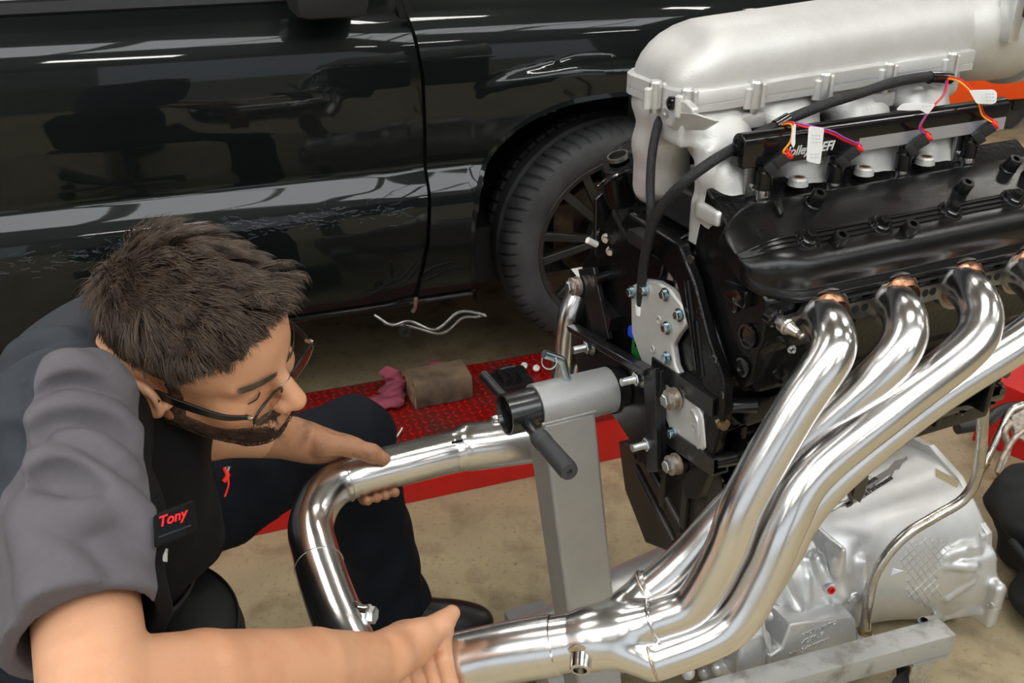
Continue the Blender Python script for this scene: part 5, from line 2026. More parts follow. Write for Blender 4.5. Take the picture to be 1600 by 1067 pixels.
V, Q = subdivide(V, Q)
V = snap(body, V, .003)
V = lap(V, Q, 1)
me = bpy.data.meshes.new('body')
me.from_pydata(V.tolist(), [], Q.tolist())
bo = link('body', me, ['skin', 'skin_grimy'], man_, None)
cen = V[Q].mean(1)
dh = np.minimum(np.linalg.norm(cen - palm[1], axis=1), np.linalg.norm(cen - th2[3], axis=1))
me.polygons.foreach_set('material_index', ((dh < .13)).astype(np.int32))

# ---- nails
def nail(c, d, n_, w=.0058, l=.0075):
    d = nrm(d)
    n_ = nrm(n_ - d * (n_ @ d))
    x_ = np.cross(d, n_)
    MB().ball(c, 1.0, 12, (w, l, .0016), (x_, d, n_)).build('nail', 'nail', bo)


nail(th[-1] + toC * .0088 + (th[-1] - th[-2]) * .12, th[-1] - th[-2], toC, .0068, .008)
nail(th2[-1] + toC2 * .0075 + up2 * .003, th2[-1] - th2[-2], toC2 + up2 * .5, .0062, .0075)

# ---- hair
rs = np.random.RandomState(11)


def head_local(p):
    q = (p - HC) / HS
    return np.stack([q @ hf, q @ hl, q @ hu], 1)


def hairline(lp):
    """signed: >0 where hair grows"""
    x, y, z = lp[:, 0], np.abs(lp[:, 1]), lp[:, 2]
    # front hairline, temple, over the ear, nape
    front = .068 - x + .55 * (z - .035)
    lim = np.where(x > .045, .040 + (x - .045) * .5, np.where(x > .012, -.002 + (x - .012) * 1.25, np.where(x > -.036, .024 - (x + .034) * .15, -.098 + np.clip((x + .066) / .030, 0, 1) * .122)))
    return np.minimum(front, z - lim)


def cap_sdf(off, f=head, extra=None):
    def g_(p):
        d = f(p) - off
        lp = head_local(p)
        return np.maximum(d, -hairline(lp) * .8)
    return g_


HLO, HHI = HC - .17, HC + .17
mat('hair_root', lin(44, 34, 27), 0.9)
hair_o = sdf_mesh('hair', cap_sdf(.005), HLO, HHI, .005, 'hair_root', man_, label='short dark brown hair brushed forward')


def strands(n, accept, direction, length, lift, width, name, m, parent, seed, base_off=.004, segs=5, clump=0, start=None):
    r_ = np.random.RandomState(seed)
    # sample the head surface
    d3 = r_.normal(size=(n, 3))
    d3 /= np.linalg.norm(d3, axis=1)[:, None]
    p = HC + HS * (d3[:, :1] * hf * .13 + d3[:, 1:2] * hl * .11 + d3[:, 2:] * hu * .14) + hf * .01 - hu * .01
    if start is not None:
        lo3, hi3 = np.array(start[0]), np.array(start[1])
        u3 = lo3 + (hi3 - lo3) * r_.rand(n, 3)
        p = HC + HS * (u3[:, :1] * hf + u3[:, 1:2] * hl + u3[:, 2:] * hu)
    for _ in range(4):
        dd = head(p)
        ep = 1e-3
        gr = np.stack([head(p + ep * np.eye(3)[i]) - head(p - ep * np.eye(3)[i]) for i in range(3)], 1) / (2 * ep)
        gr /= np.maximum(np.linalg.norm(gr, axis=1), 1e-6)[:, None]
        p = p - gr * dd[:, None]
    lp = head_local(p)
    keep = accept(lp)
    p, gr, lp = p[keep], gr[keep], lp[keep]
    dr = direction(lp, r_)
    dw = dr[:, :1] * hf + dr[:, 1:2] * hl + dr[:, 2:] * hu
    dw = dw - gr * (dw * gr).sum(1)[:, None]
    dw /= np.maximum(np.linalg.norm(dw, axis=1), 1e-6)[:, None]
    L = length(lp, r_)
    lf = lift(lp, r_)
    if clump:
        # strands lean towards lock centres
        ci = r_.choice(len(p), clump)
        from_c = p[ci]
        near = np.argmin(((p[:, None, :] - from_c[None]) ** 2).sum(2), 1)
        pull = (from_c[near] - p)
        lock_dir = r_.normal(size=(clump, 3)) * .28
        dw = dw + lock_dir[near]
        dw = dw - gr * (dw * gr).sum(1)[:, None]
        dw /= np.maximum(np.linalg.norm(dw, axis=1), 1e-6)[:, None]
        L = L * (.8 + .4 * r_.rand(clump))[near]
        lf = lf * (.5 + 1.0 * r_.rand(clump))[near]
    else:
        pull = np.zeros_like(p)
    side = np.cross(dw, gr)
    vs = []
    nst = len(p)
    allr = []
    for k in range(segs):
        t = k / (segs - 1)
        c = p + gr * (base_off - .003)[..., None] if hasattr(base_off, '__len__') else p + gr * (base_off - .003)
        bend = t * L
        q = c + dw * (bend * (1 - .12 * t))[:, None] + gr * (lf * L * (t - .62 * t * t) * 1.5)[:, None] + pull * (.75 * t)
        # keep out of the head
        dq = head(q)
        ep = 1e-3
        push = np.maximum(0, .0035 - dq)
        q = q + gr * push[:, None]
        w = width * (1 - t ** 1.6) + .00006
        allr.append(np.stack([q + side * w, q + gr * w * .9, q - side * w], 1))
    R_ = np.stack(allr, 1)                       # nst, segs, 3, 3
    verts = R_.reshape(-1, 3)
    f = []
    base = np.arange(nst) * segs * 3
    for k in range(segs - 1):
        for a, b in ((0, 1), (1, 2), (2, 0)):
            f.append(np.stack([base + k * 3 + a, base + k * 3 + b, base + (k + 1) * 3 + b, base + (k + 1) * 3 + a], 1))
    F_ = np.concatenate(f)
    me = bpy.data.meshes.new(name)
    me.from_pydata(verts.tolist(), [], F_.tolist())
    o = link(name, me, m, parent, None)
    o['kind'] = 'stuff'
    return o


def hair_dir(lp, r_):
    x, y, z = lp[:, 0], lp[:, 1], lp[:, 2]
    n = len(lp)
    topw = np.clip((z - .045) / .045, 0, 1)[:, None]
    front = np.stack([np.full(n, .9), np.full(n, .12) + .3 * np.sign(y) * (np.abs(y) > .03), np.full(n, -.05)], 1)
    sidew = np.stack([np.where(x < -.02, -.25, .15) + np.clip(x, 0, .1) * 3, np.sign(y) * .2, np.full(n, -1.0)], 1)
    back = np.stack([np.full(n, -.4), np.sign(y) * .1, np.full(n, -1.0)], 1)
    bw = np.clip((-x - .045) / .03, 0, 1)[:, None]
    d = topw * front + (1 - topw) * (bw * back + (1 - bw) * sidew)
    return d + r_.normal(size=(n, 3)) * .16


def hair_len(lp, r_):
    z, x = lp[:, 2], lp[:, 0]
    t = np.clip((z + .03) / .11, 0, 1)
    e_ = np.clip(hairline(lp) / .034, .26, 1)
    return (.012 + .026 * t) * e_ * (.8 + .4 * r_.rand(len(lp)))


def hair_lift(lp, r_):
    z, x = lp[:, 2], lp[:, 0]
    t = np.clip((z - .01) / .08, 0, 1)
    return .10 + .10 * np.clip((z - .03) / .04, 0, 1) + .40 * t + .9 * np.clip((x - .03) / .05, 0, 1) * np.clip((z - .03) / .04, 0, 1)


strands(34000, lambda lp: hairline(lp) > rs.normal(0, .0022, len(lp)) * 1, hair_dir, hair_len, hair_lift, .00052, 'hair_strands', 'hair_brown', hair_o, 3, .004, 5, 420)
# eyebrows
for y in (-1, 1):
    strands(1500, lambda lp, y=y: (np.abs(lp[:, 2] - (.0165 + .02 * (np.abs(lp[:, 1]) - .03))) < .0035) & (lp[:, 1] * y > .012) & (lp[:, 1] * y < .050) & (lp[:, 0] > .05),
            lambda lp, r_, y=y: np.stack([np.full(len(lp), -.3), np.full(len(lp), y * 1.0), np.full(len(lp), .15)], 1) + r_.normal(size=(len(lp), 3)) * .15,
            lambda lp, r_: .008 * (.7 + .5 * r_.rand(len(lp))), lambda lp, r_: np.full(len(lp), .12), .00028, 'eyebrow', 'hair_brown', bo, 5 + y, .0034, 3, start=((.085, min(y * .01, y * .052), .011), (.10, max(y * .01, y * .052), .022)))


# beard: jaw, chin, upper lip
def beard_zone(lp):
    x, y, z = lp[:, 0], np.abs(lp[:, 1]), lp[:, 2]
    jaw = np.minimum(-.068 + .50 * (.07 - np.clip(x, 0, .07)) - z, x - .006)
    burn = np.minimum(np.minimum(x - .004, .024 - x), np.minimum(.02 - z, y - .05))
    must = np.minimum(np.minimum(.0075 - np.abs(z + .056), x - .06), .034 - y)
    b = np.maximum(np.maximum(jaw, burn * .8), must)
    b = np.minimum(b, .074 - y)
    lips = np.minimum(np.minimum(.0085 - np.abs(z + .073), .019 - y), x - .09)
    return np.minimum(b, -lips)


def bsdf(p):
    return np.maximum(head(p) - .0010, -beard_zone(head_local(p)) * .8)


mat('beard_root', lin(98, 70, 56), 0.8, col2=lin(58, 42, 34), vscale=160, lo=.4, hi=.6)
be = sdf_mesh('beard', bsdf, HLO, HHI, .004, 'beard_root', man_, label='short dark beard')
strands(24000, lambda lp: beard_zone(lp) > rs.normal(0, .003, len(lp)),
        lambda lp, r_: np.stack([np.full(len(lp), .25), np.sign(lp[:, 1]) * .1, np.full(len(lp), -1.0)], 1) + r_.normal(size=(len(lp), 3)) * .35,
        lambda lp, r_: .010 * (.6 + .7 * r_.rand(len(lp))), lambda lp, r_: np.full(len(lp), .4), .00034, 'beard_strands', 'beard_brown', be, 21, .0035, 4)
# lashes of the lowered eyelids
for y in (-1, 1):
    MB().tube(catmull([Hd(.0900, y * .024, -.0140), Hd(.0912, y * .033, -.0150), Hd(.0870, y * .044, -.0140)], 5), .0009, 6).build('eyelash', 'beard_brown', bo)

# ---- glasses
gl = thing
GX, GZ_ = .105, -.016


def lens_pts(y, n=40):
    out = []
    for k in range(n):
        a = 2 * math.pi * k / n
        c, s = math.cos(a), math.sin(a)
        yy = .026 * abs(c) ** .7 * (1 if c > 0 else -1)
        zz = .0165 * abs(s) ** .75 * (1 if s > 0 else -1)
        out.append(Hd(GX + .004 - .20 * abs((y * .035 + yy)) * .25 + .12 * zz, y * .036 + yy, GZ_ + zz))
    return out


glo = bpy.data.objects.new('glasses', None)
COL.objects.link(glo)
glo.location = tuple(HC)
adopt(glo, man_)
for y in (-1, 1):
    lp_ = lens_pts(y)
    top = [q for q in lp_[:21]]
    MB().tube(lp_ + [lp_[0]], .0008, 8).build('lens_rim', 'frame_metal', glo)
    MB().tube(top, .0016, 10).build('brow_bar', 'frame_black', glo)
    m_ = MB()
    c_ = sum(lp_) / len(lp_)
    m_.rings([[q - hf * .0006 for q in lp_], [q + hf * .0006 for q in lp_]])
    m_.build('lens', 'lens_glass', glo, recalc=True)
    h0 = Hd(GX - .004, y * .064, GZ_ + .009)
    path = catmull([h0, Hd(GX - .03, y * .076, GZ_ + .008), Hd(.03, y * .0825, GZ_ + .010), Hd(.0, y * .0845, GZ_ + .012), Hd(-.018, y * .086, GZ_ - .006)], 6)
    tb_ = MB()
    rr = []
    for i, q in enumerate(path):
        t = i / (len(path) - 1)
        hh = .0030 + .0034 * min(1, t * 2.2)
        rr.append([q + hu * hh + hl * .0014, q - hu * hh + hl * .0014, q - hu * hh - hl * .0014, q + hu * hh - hl * .0014])
    tb_.rings(rr)
    tb_.build('temple_arm', 'frame_black', glo, recalc=True, bevel=.0006)
    MB().cbox(h0, (.005, .0016, .0028), .0006, HA).build('hinge', 'frame_metal', glo)
MB().tube(catmull([Hd(GX + .002, -.011, GZ_ + .010), Hd(GX + .006, 0, GZ_ + .0125), Hd(GX + .002, .011, GZ_ + .010)], 5), .0012, 8).build('bridge', 'frame_metal', glo)

# ---- shirt
sh = Sdf()
spine = nrm(NB - PEL)
lat = nrm(SHF - SHN)
fwd = nrm(np.cross(lat, spine))
if fwd[0] < 0:
    fwd = -fwd
spine = np.cross(lat, fwd) if np.cross(lat, fwd) @ e3 > 0 else -np.cross(lat, fwd)
TAx = (lat, fwd, spine)
CH = NB - spine * .17
sh.ell(CH - fwd * .0, (.195, .125, .20), TAx, .0)
sh.ell(CH - fwd * .05 + spine * .05 + lat * .03, (.17, .09, .16), TAx, .06)
sh.ell(PEL + spine * .13 + fwd * .02, (.165, .13, .17), TAx, .08)
sh.ell(PEL + spine * .02 + lat * .0, (.155, .125, .13), TAx, .06)
NS = NB - spine * .045 - fwd * .035
sh.cone(NS, SHN - spine * .005, .060, .078, .035)
sh.cone(NS, SHF, .066, .075, .035)
sh.cone(NB - spine * .06 - fwd * .01, NB - spine * .01 - fwd * .01, .075, .066, .03)
HEM = P(155, 998, .845)
sdir = nrm(ELN - SHN)
HEMC = SHN + (ELN - SHN) * .80
SLEEVE_END = SHN + (ELN - SHN) * .97
sh.chain([SHN, SHN + (ELN - SHN) * .45, SLEEVE_END], [.077, .072, .070], .035)
sh.cone(SHF, ELF, .075, .066, .03)
# loose front placket hanging from the chest
sh.cone(NB + fwd * .085 - spine * .10 - lat * .05, PEL + spine * .20 + fwd * .13 - lat * .03, .045, .045, .06)
sh.cone(NB + fwd * .055 - spine * .11 - lat * .115, PEL + spine * .22 + fwd * .11 - lat * .10, .055, .055, .05)
plain_ops = list(sh.ops)


def hitw(px, py, f, t0=.5):
    o = CAM
    r = nrm(ray(px, py))
    t = t0
    for _ in range(160):
        d = f((o + t * r)[None])[0]
        t += d * .7
        if abs(d) < 3e-4:
            break
        if t > 4:
            return None
    return o + t * r


base_sh = Sdf()
base_sh.ops = plain_ops
# folds: soft ridges lying in the cloth
FOLDS = [([(58, 625), (95, 592), (135, 590), (178, 610)], .017, .007), ([(28, 690), (70, 660), (120, 648), (175, 660), (214, 695)], .016, .006),
         ([(48, 762), (75, 728), (120, 742), (175, 782), (215, 822), (232, 852)], .017, .008), ([(38, 800), (62, 850), (100, 900), (140, 925)], .018, .006),
         ([(62, 800), (112, 818), (140, 808), (175, 800)], .011, .004), ([(95, 690), (150, 705), (200, 740)], .014, .004),
         ([(150, 560), (170, 590), (205, 620)], .014, .006), ([(60, 880), (80, 930), (90, 970)], .016, .004),
         ([(20, 560), (60, 540), (110, 535)], .016, .002), ([(5, 640), (18, 700), (14, 760)], .018, .006)]
for pth_, r, up_ in FOLDS:
    pp = []
    for x, y in catmull([np.array([a, b, 0.]) for a, b in pth_], 3)[:]and [(q[0], q[1]) for q in catmull([np.array([a, b, 0.]) for a, b in pth_], 3)]:
        q = hitw(x, y, base_sh)
        if q is not None:
            pp.append(q + nrm(q - CAM) * (r - 1.05 * up_))
    if len(pp) > 1:
        n = len(pp)
        rr = [r * (.55 + .45 * math.sin(math.pi * (i + .5) / n)) for i in range(n)]
        sh.chain(pp, rr, .016)
    cp = []
    for x, y in [(q[0], q[1] + 19) for q in catmull([np.array([a, b, 0.]) for a, b in pth_], 3)]:
        q = hitw(x, y, base_sh) if y < 800 and x < 205 else None
        if q is not None:
            cp.append(q - nrm(q - CAM) * .0090)
    if len(cp) > 2 and r > .0155:
        sh.chain(cp[1:-1], [.010] * (len(cp) - 2), .016, '-')
# open sleeve mouth and neck
wr_k = np.random.RandomState(3)
WK, WPh = wr_k.normal(0, 30, (6, 3)), wr_k.uniform(0, 6.28, 6)
SN = nrm(sdir + .14 * CR - .05 * CU)
MOUTH = P(150, 990, .842)
arm_in = Sdf().chain([SHN, SHN + (ELN - SHN) * .45, SLEEVE_END + sdir * .05], [.052, .056, .0575], .02)
neck_in = Sdf().cone(NB - spine * .03, NB + (HC - NB) * .5, .062, .070, .0)
floor_cut = PEL + spine * .02


def spost(p, d):
    n = np.zeros(len(p))
    for k_, q in zip(WK, WPh):
        n += np.sin(p @ k_ + q)
    d = d + .0011 * n
    d = smax(d, (p - MOUTH) @ SN, .004)
    near_sl = (p - (SHN + (ELN - SHN) * .55)) @ sdir > 0
    d = np.where(near_sl, np.maximum(d, -arm_in(p)), d)
    d = np.maximum(d, -neck_in(p))
    d = np.maximum(d, -((p - floor_cut) @ spine))
    return d


sh.post = spost
spts = np.array([SHN, SHF, ELN, ELF, NB, PEL, CH])
V, Q = polygonise(sh, spts.min(0) - .17, spts.max(0) + .17, .0062, 2)
V, Q = subdivide(V, Q)
V = snap(sh, V, .004)
V = lap(V, Q, 1)
me = bpy.data.meshes.new('shirt')
me.from_pydata(V.tolist(), [], Q.tolist())
shirt = link('shirt', me, 'shirt_grey', man_, None)
cen = V
arm_ax = nrm(ELN - SHN)
rel = cen - SHN
ta = rel @ arm_ax
ra = np.linalg.norm(rel - ta[:, None] * arm_ax, axis=1)


SL_IN = hitw(120, 760, base_sh)


def plane3(a, b, c, inside):
    n_ = nrm(np.cross(b - a, c - a))
    if (inside - a) @ n_ < 0:
        n_ = -n_
    return lambda p: (p - a) @ n_


# armhole seam and back seam of the shirt
s_arm = plane3(hitw(200, 560, base_sh), hitw(222, 705, base_sh), hitw(240, 850, base_sh), SL_IN)
s_back = plane3(hitw(150, 545, base_sh), hitw(55, 625, base_sh), hitw(22, 720, base_sh), SL_IN)
for nm, vals in (('arm_side', s_arm(cen)), ('back_side', s_back(cen)), ('front_side', (cen - NB) @ fwd + .02)):
    at_ = me.attributes.new(nm, 'FLOAT', 'POINT')
    at_.data.foreach_set('value', vals.astype(np.float32))
# the cloth: grey sleeve, black front, slate back, cut along the seams
nt = M['shirt_grey'].node_tree
N_, L_ = nt.nodes, nt.links
bs = N_['Principled BSDF']
src = bs.inputs['Base Color'].links[0].from_socket


def above(nm):
    a_ = N_.new('ShaderNodeAttribute')
    a_.attribute_name = nm
    m_ = N_.new('ShaderNodeMath')
    m_.operation = 'GREATER_THAN'
    m_.inputs[1].default_value = 0.0
    L_.new(a_.outputs['Fac'], m_.inputs[0])
    return m_.outputs[0]


def cmix(fac, a_, b_):
    x_ = N_.new('ShaderNodeMix')
    x_.data_type = 'RGBA'
    L_.new(fac, x_.inputs[0])
    for k_, v_ in ((6, a_), (7, b_)):
        if isinstance(v_, tuple):
            x_.inputs[k_].default_value = v_
        else:
            L_.new(v_, x_.inputs[k_])
    return x_.outputs[2]


body_c = cmix(above('front_side'), lin(58, 61, 66), lin(17, 17, 19))
in_arm = cmix(above('back_side'), lin(58, 61, 66), src)
L_.new(cmix(above('arm_side'), body_c, in_arm), bs.inputs['Base Color'])
# collar: a folded band standing round the neck
cr = []
nd = nrm(HC - NB)
for k in range(41):
    a = 2 * math.pi * k / 40
    fr_ = max(0, math.cos(a))
    rad = .082 + .012 * fr_
    c = NB - spine * .026 - fwd * .012 + nd * (.036 - .036 * fr_) + (math.cos(a) * fwd * 1.05 + math.sin(a) * lat * .92) * rad
    o_ = nrm(math.cos(a) * fwd + math.sin(a) * lat)
    cr.append([c - nd * .03, c + nd * .018, c + o_ * .006 + nd * .020, c + o_ * .026 - nd * .022, c + o_ * .022 - nd * .026])
MB().grid(cr).build('collar', 'shirt_black', man_, sharp=60)
# embroidered names


def on_shirt(px, py):
    q = hitw(px, py, sh, .7)
    ep = .004
    gr = np.array([sh((q + ep * np.eye(3)[i])[None])[0] - sh((q - ep * np.eye(3)[i])[None])[0] for i in range(3)])
    return q, nrm(gr)


def shirt_text(body_, p0, p1, size, m_, shear=0, bold=.0):
    a_, n_ = on_shirt(*p0)
    b_, n2_ = on_shirt(*p1)
    xd = nrm(b_ - a_)
    n_ = nrm(n_ + n2_)
    n_ = nrm(n_ - xd * (n_ @ xd))
    text3d('embroidery', body_, a_ + n_ * .002, xd, np.cross(n_, xd), size, m_, shirt, .0012, shear, bold=bold, conform=(sh, lambda p: p))


# chest pocket with the name, lying on the black front
dmin = min(float((hitw(x, y, sh, .7) - CAM) @ CF) for x, y in ((246, 800), (246, 845), (286, 792), (290, 835)) if hitw(x, y, sh, .7) is not None)
PD = dmin - .002
pk = [P(238, 806, PD - .006), P(288, 788, PD + .012), P(294, 838, PD + .010), P(240, 858, PD - .008)]
MB().prism(pk, CF * .03).build('chest_pocket', 'shirt_black', shirt, bevel=.002, recalc=True)
px_ = nrm(pk[1] - pk[0])
pn_ = nrm(np.cross(px_, pk[0] - pk[3]))
if pn_ @ CF > 0:
    pn_ = -pn_
py_ = np.cross(pn_, px_)
text3d('embroidery', 'Tony', P(246, 824, PD - .003) + pn_ * .0022, px_, py_, .0125, 'thread_red', shirt, .0006, .4, bold=.0003)
MB().tube([pk[0] + pn_ * .0005 - py_ * .020, pk[1] + pn_ * .0005 - py_ * .020], .0007, 6).build('pocket_seam', 'shirt_grey', shirt)
shirt_text('ACCO', (255, 876), (276, 872), .015, 'thread_white', .1, .0003)
# pen and red cord by the placket
q = P(352, 742, 1.14)
MB().tube([P(351, 730, 1.13), P(356, 742, 1.13), P(350, 752, 1.13)], .003, 10).build('pen', 'seal_red', shirt)
MB().tube([P(357, 728, 1.13), P(354, 736, 1.13)], .0026, 10).build('pen_clip', 'zinc', shirt)
MB().tube(catmull([P(356, 745, 1.13), P(357, 758, 1.13), P(351, 776, 1.13)], 5), .0012, 8).build('cord', 'seal_red', shirt)

# ---- trousers, belt, shoe
tro = Sdf()
HIPN, HIPF = PEL + lat * -.085 - spine * .03, PEL + lat * .09 - spine * .03
KF = P(543, 684, 1.90)
AF = P(616, 948, 2.13)
KN_ = np.array([-.40, .80, .50])
AN = np.array([-.50, .80, .09])
tro.ell(PEL, (.175, .15, .13), TAx, .0)
tro.chain([HIPF, HIPF + (KF - HIPF) * .5 + e3 * .02, KF], [.095, .074, .079], .05)
tro.chain([KF, KF + (AF - KF) * .5, AF], [.078, .078, .080], .03)
tro.chain([HIPN, HIPN + (KN_ - HIPN) * .5, KN_, AN], [.11, .10, .082, .07], .05)
tk = np.random.RandomState(8)
TK, TP = tk.normal(0, 22, (6, 3)), tk.uniform(0, 6.28, 6)
ADIR = nrm(AF - KF)


def tpost(p, d):
    n = np.zeros(len(p))
    for k_, q in zip(TK, TP):
        n += np.sin(p @ k_ + q)
    d = d + .0022 * n
    near = np.linalg.norm(p - AF, axis=1) < .25
    return np.where(near, np.maximum(d, (p - AF) @ nrm(ADIR + np.array([.12, 0, -.5]))), d)


tro.post = tpost
tp = np.array([PEL, KF, AF, KN_, AN, HIPF])
sdf_mesh('trousers', tro, tp.min(0) - .17, tp.max(0) + .17, .009, 'trouser_navy', man_)
MB().cbox(P(20, 905, 1.16), (.03, .004, .012), .003, (CR, CF, CU)).build('undershirt', 'belt_white', man_)
# seam on the lower leg and belt
bl_ = []
for k in range(49):
    a = 2 * math.pi * k / 48
    bl_.append(PEL + spine * .055 + .172 * math.sin(a) * lat + .148 * math.cos(a) * fwd)
br_ = MB()
br_.grid([[q + nrm(q - PEL) * .006 - spine * .018, q + nrm(q - PEL) * .010 - spine * .012, q + nrm(q - PEL) * .010 + spine * .012, q + nrm(q - PEL) * .006 + spine * .018] for q in bl_])
br_.build('belt', 'shoe_black', man_)
# shoe
s1, s0 = Pz(752, 985, .035), Pz(620, 985, .05)
sd_ = nrm((s1 - s0) * np.array([1, 1, 0]))
sx = np.cross(e3, sd_)
shoe = Sdf()
toe = Pz(728, 972, .045)
heel = toe - sd_ * .21
shoe.ell(toe, (.062, .046, .040), (sd_, sx, e3), .0)
shoe.cone(toe - sd_ * .03, heel, .044, .042, .03)
shoe.cone(heel + e3 * .01, heel + e3 * .10, .042, .040, .04)
shoe.cone(toe - sd_ * .06 + e3 * .015, heel + e3 * .09 + sd_ * .02, .034, .036, .04)
shoe.post = lambda p, d: np.maximum(d, .018 - p[:, 2])
so_ = np.array([toe, heel])
shoe_o = sdf_mesh('shoe', shoe, so_.min(0) - np.array([.09, .09, .06]), so_.max(0) + np.array([.09, .09, .17]), .005, 'shoe_black', man_)
sole = Sdf()
sole.box(toe * .5 + heel * .5 - e3 * (toe[2] - .012), (.155, .046, .012), .012, (sd_, sx, e3))
sole.ell(toe + np.array([0, 0, .012 - toe[2]]), (.068, .050, .013), (sd_, sx, e3), .01)
sole.post = lambda p, d: np.maximum(d, .001 - p[:, 2])
sdf_mesh('sole', sole, so_.min(0) - np.array([.1, .1, .06]), so_.max(0) + np.array([.1, .1, .02]), .006, 'black_plastic', shoe_o)
for k in range(5):
    c = toe - sd_ * (.050 + .018 * k) + e3 * (.030 + .010 * k)
    MB().tube(catmull([c - sx * .032 - e3 * .012, c + e3 * .010 - sd_ * .004, c + sx * .032 - e3 * .012], 6), .003, 8).build('lace', 'lace_brown', shoe_o)
for sg in (-1, 1):
    c = toe - sd_ * .10 + e3 * .055
    MB().tube(catmull([c, c + sx * sg * .03 + sd_ * .02, c + sx * sg * .045 - e3 * .02 + sd_ * .01, c + sx * sg * .05 - e3 * .045], 6), .0026, 8).build('lace', 'lace_brown', shoe_o)
shoe2 = Sdf()
shoe2.cone(AN + np.array([0, 0, -.045]), AN + np.array([.16, -.06, -.05]), .042, .038, .03)
shoe2.post = lambda p, d: np.maximum(d, .001 - p[:, 2])
sdf_mesh('shoe', shoe2, AN - .12, AN + np.array([.25, .1, .05]), .008, 'shoe_black', man_)

# ------------------------------------------------------------------ padded work stool under the mechanic
STC = np.array([-.635, 1.13, 0])
stool = thing('work_stool', 'low black padded work stool under the seated person', 'stool', STC)
MB().lathe(STC + e3 * .40, e3, [(0, .12), (0, .185), (.012, .196), (.045, .203), (.075, .196), (.092, .175), (.098, .12), (.098, .001)], 64).build('seat_pad', 'stool_vinyl', stool, sharp=60)
MB().tube([STC + e3 * .478 + .196 * np.array([math.cos(a), math.sin(a), 0]) for a in np.linspace(0, 2 * math.pi, 80)], .0022, 8).build('seat_piping', 'stool_vinyl', stool)
MB().lathe(STC + e3 * .10, e3, [(0, .035), (.30, .028)], 24).build('column', 'zinc', stool)
for k in range(5):
    a = 2 * math.pi * k / 5 + .3
    d = np.array([math.cos(a), math.sin(a), 0])
    MB().cbox(STC + d * .12 + e3 * .095, (.12, .02, .015), .005, (d, np.cross(e3, d), e3)).build('stool_leg', 'black_plastic', stool)
    MB().lathe(STC + d * .225 + e3 * .028 - np.cross(e3, d) * .014, np.cross(e3, d), [(0, .012), (0, .026), (.028, .026), (.028, .012)], 20).build('stool_caster', 'black_plastic', stool)
# ------------------------------------------------------------------ loose things
# wooden block on the runway
wb = thing('wood_block', 'weathered squared timber block lying on the red tread plate', 'wood block', Pz(690, 630, .15))
a = Pz(650, 640, .152)
b = Pz(738, 622, .152)
xd = nrm(b - a)
yd = np.cross(e3, xd)
if yd @ t2 > 0:
    yd = -yd
L_, Wd, Hh = np.linalg.norm(b - a), 0.100, 0.080
rs = random.Random(5)
rings_ = []
for i in range(9):
    t = i / 8
    r = []
    for (u, v) in ((.02, 0), (.5, -.0), (.98, 0), (1, .03), (1.01, .5), (1, .97), (.97, 1), (.5, 1.01), (.10, 1), (.0, .88), (-.01, .5), (0, .03)):
        r.append(a + xd * (t * L_) + yd * (u * Wd) + e3 * (v * Hh) + np.array([rs.gauss(0, .0008) for _ in range(3)]) * (v > .01))
    rings_.append(r)
MB().rings(rings_, False, False).build('timber', 'wood', wb, sharp=50, recalc=True)
for t, sg in ((0, 1), (1, -1)):
    m_ = MB()
    m_.v = [tuple(q) for q in rings_[0 if t == 0 else -1]]
    m_.f = [tuple(range(12))]
    m_.build('end_grain', 'wood_end', wb, sharp=None)


def rag(name, label, blobs, seed):
    f = Sdf()
    for c, r in blobs:
        f.ell(c, r, k=.012)
    rr = np.random.RandomState(seed)
    ks = rr.normal(0, 75, (7, 3))
    ph = rr.uniform(0, 6.28, 7)

    def post(p, d):
        n = np.zeros(len(p))
        for k_, q in zip(ks, ph):
            n += np.abs(np.sin(p @ k_ * .5 + q))
        return np.maximum(d + .006 * (n - 4.3), .1505 - p[:, 2])
    f.post = post
    pts = np.array([c for c, r in blobs])
    o = sdf_mesh(name, f, pts.min(0) - .09, pts.max(0) + .08, .003, 'rag_red', None)
    return tag(o, label, 'rag')


rag('shop_rag', 'crumpled dull red shop rag beside the timber block', [(Pz(596, 628, .165), (.055, .035, .018)), (Pz(614, 612, .175), (.035, .035, .03)), (Pz(612, 590, .20), (.03, .025, .03)), (Pz(620, 628, .165), (.02, .03, .016))], 2)
rag('shop_rag', 'small red shop rag poking up behind the timber block', [(Pz(682, 578, .19), (.03, .022, .035)), (Pz(672, 582, .165), (.045, .025, .02))], 4)
# black clutter by the wheel
clut = thing('jack_pad', 'black rubber jack pad lying by the front wheel', 'jack pad', Pz(800, 592, .15))
MB().cbox(Pz(800, 594, .16), (.055, .045, .010), .004, TA).build('pad_base', 'black_plastic', clut)
MB().cbox(Pz(802, 590, .165) + e3 * .01, (.042, .03, .012), .004, TA).build('pad_block', 'black_plastic', clut)
for k in range(3):
    MB().cbox(Pz(785 + 14 * k, 589, .19), (.004, .028, .006), .001, TA).build('pad_ridge', 'black_plastic', clut)
MB().tube(catmull([Pz(772, 582, .17), Pz(785, 576, .19), Pz(805, 572, .19)], 5), .006, 8).build('pad_strap', 'black_plastic', clut)
for (x, y, lb_) in ((819, 571, 'cream plastic bung on the red plate beside the jack pad'), (838, 575, 'smaller pale bung close to the front wheel')):
    c = Pz(x, y, .165)
    d = nrm(CAM - c)
    o = MB().lathe(c - d * .008, d, [(0, .010), (.010, .0105), (.012, .009), (.012, .006), (.008, .0055), (.008, .0005)], 20).build('plastic_bung', 'white_plastic', None)
    tag(o, lb_, 'bung')
t_ = thing('loose_wire_tag', 'thin white plastic strip lying on the red plate by the knee', 'plastic strip', Pz(618, 685, .15))
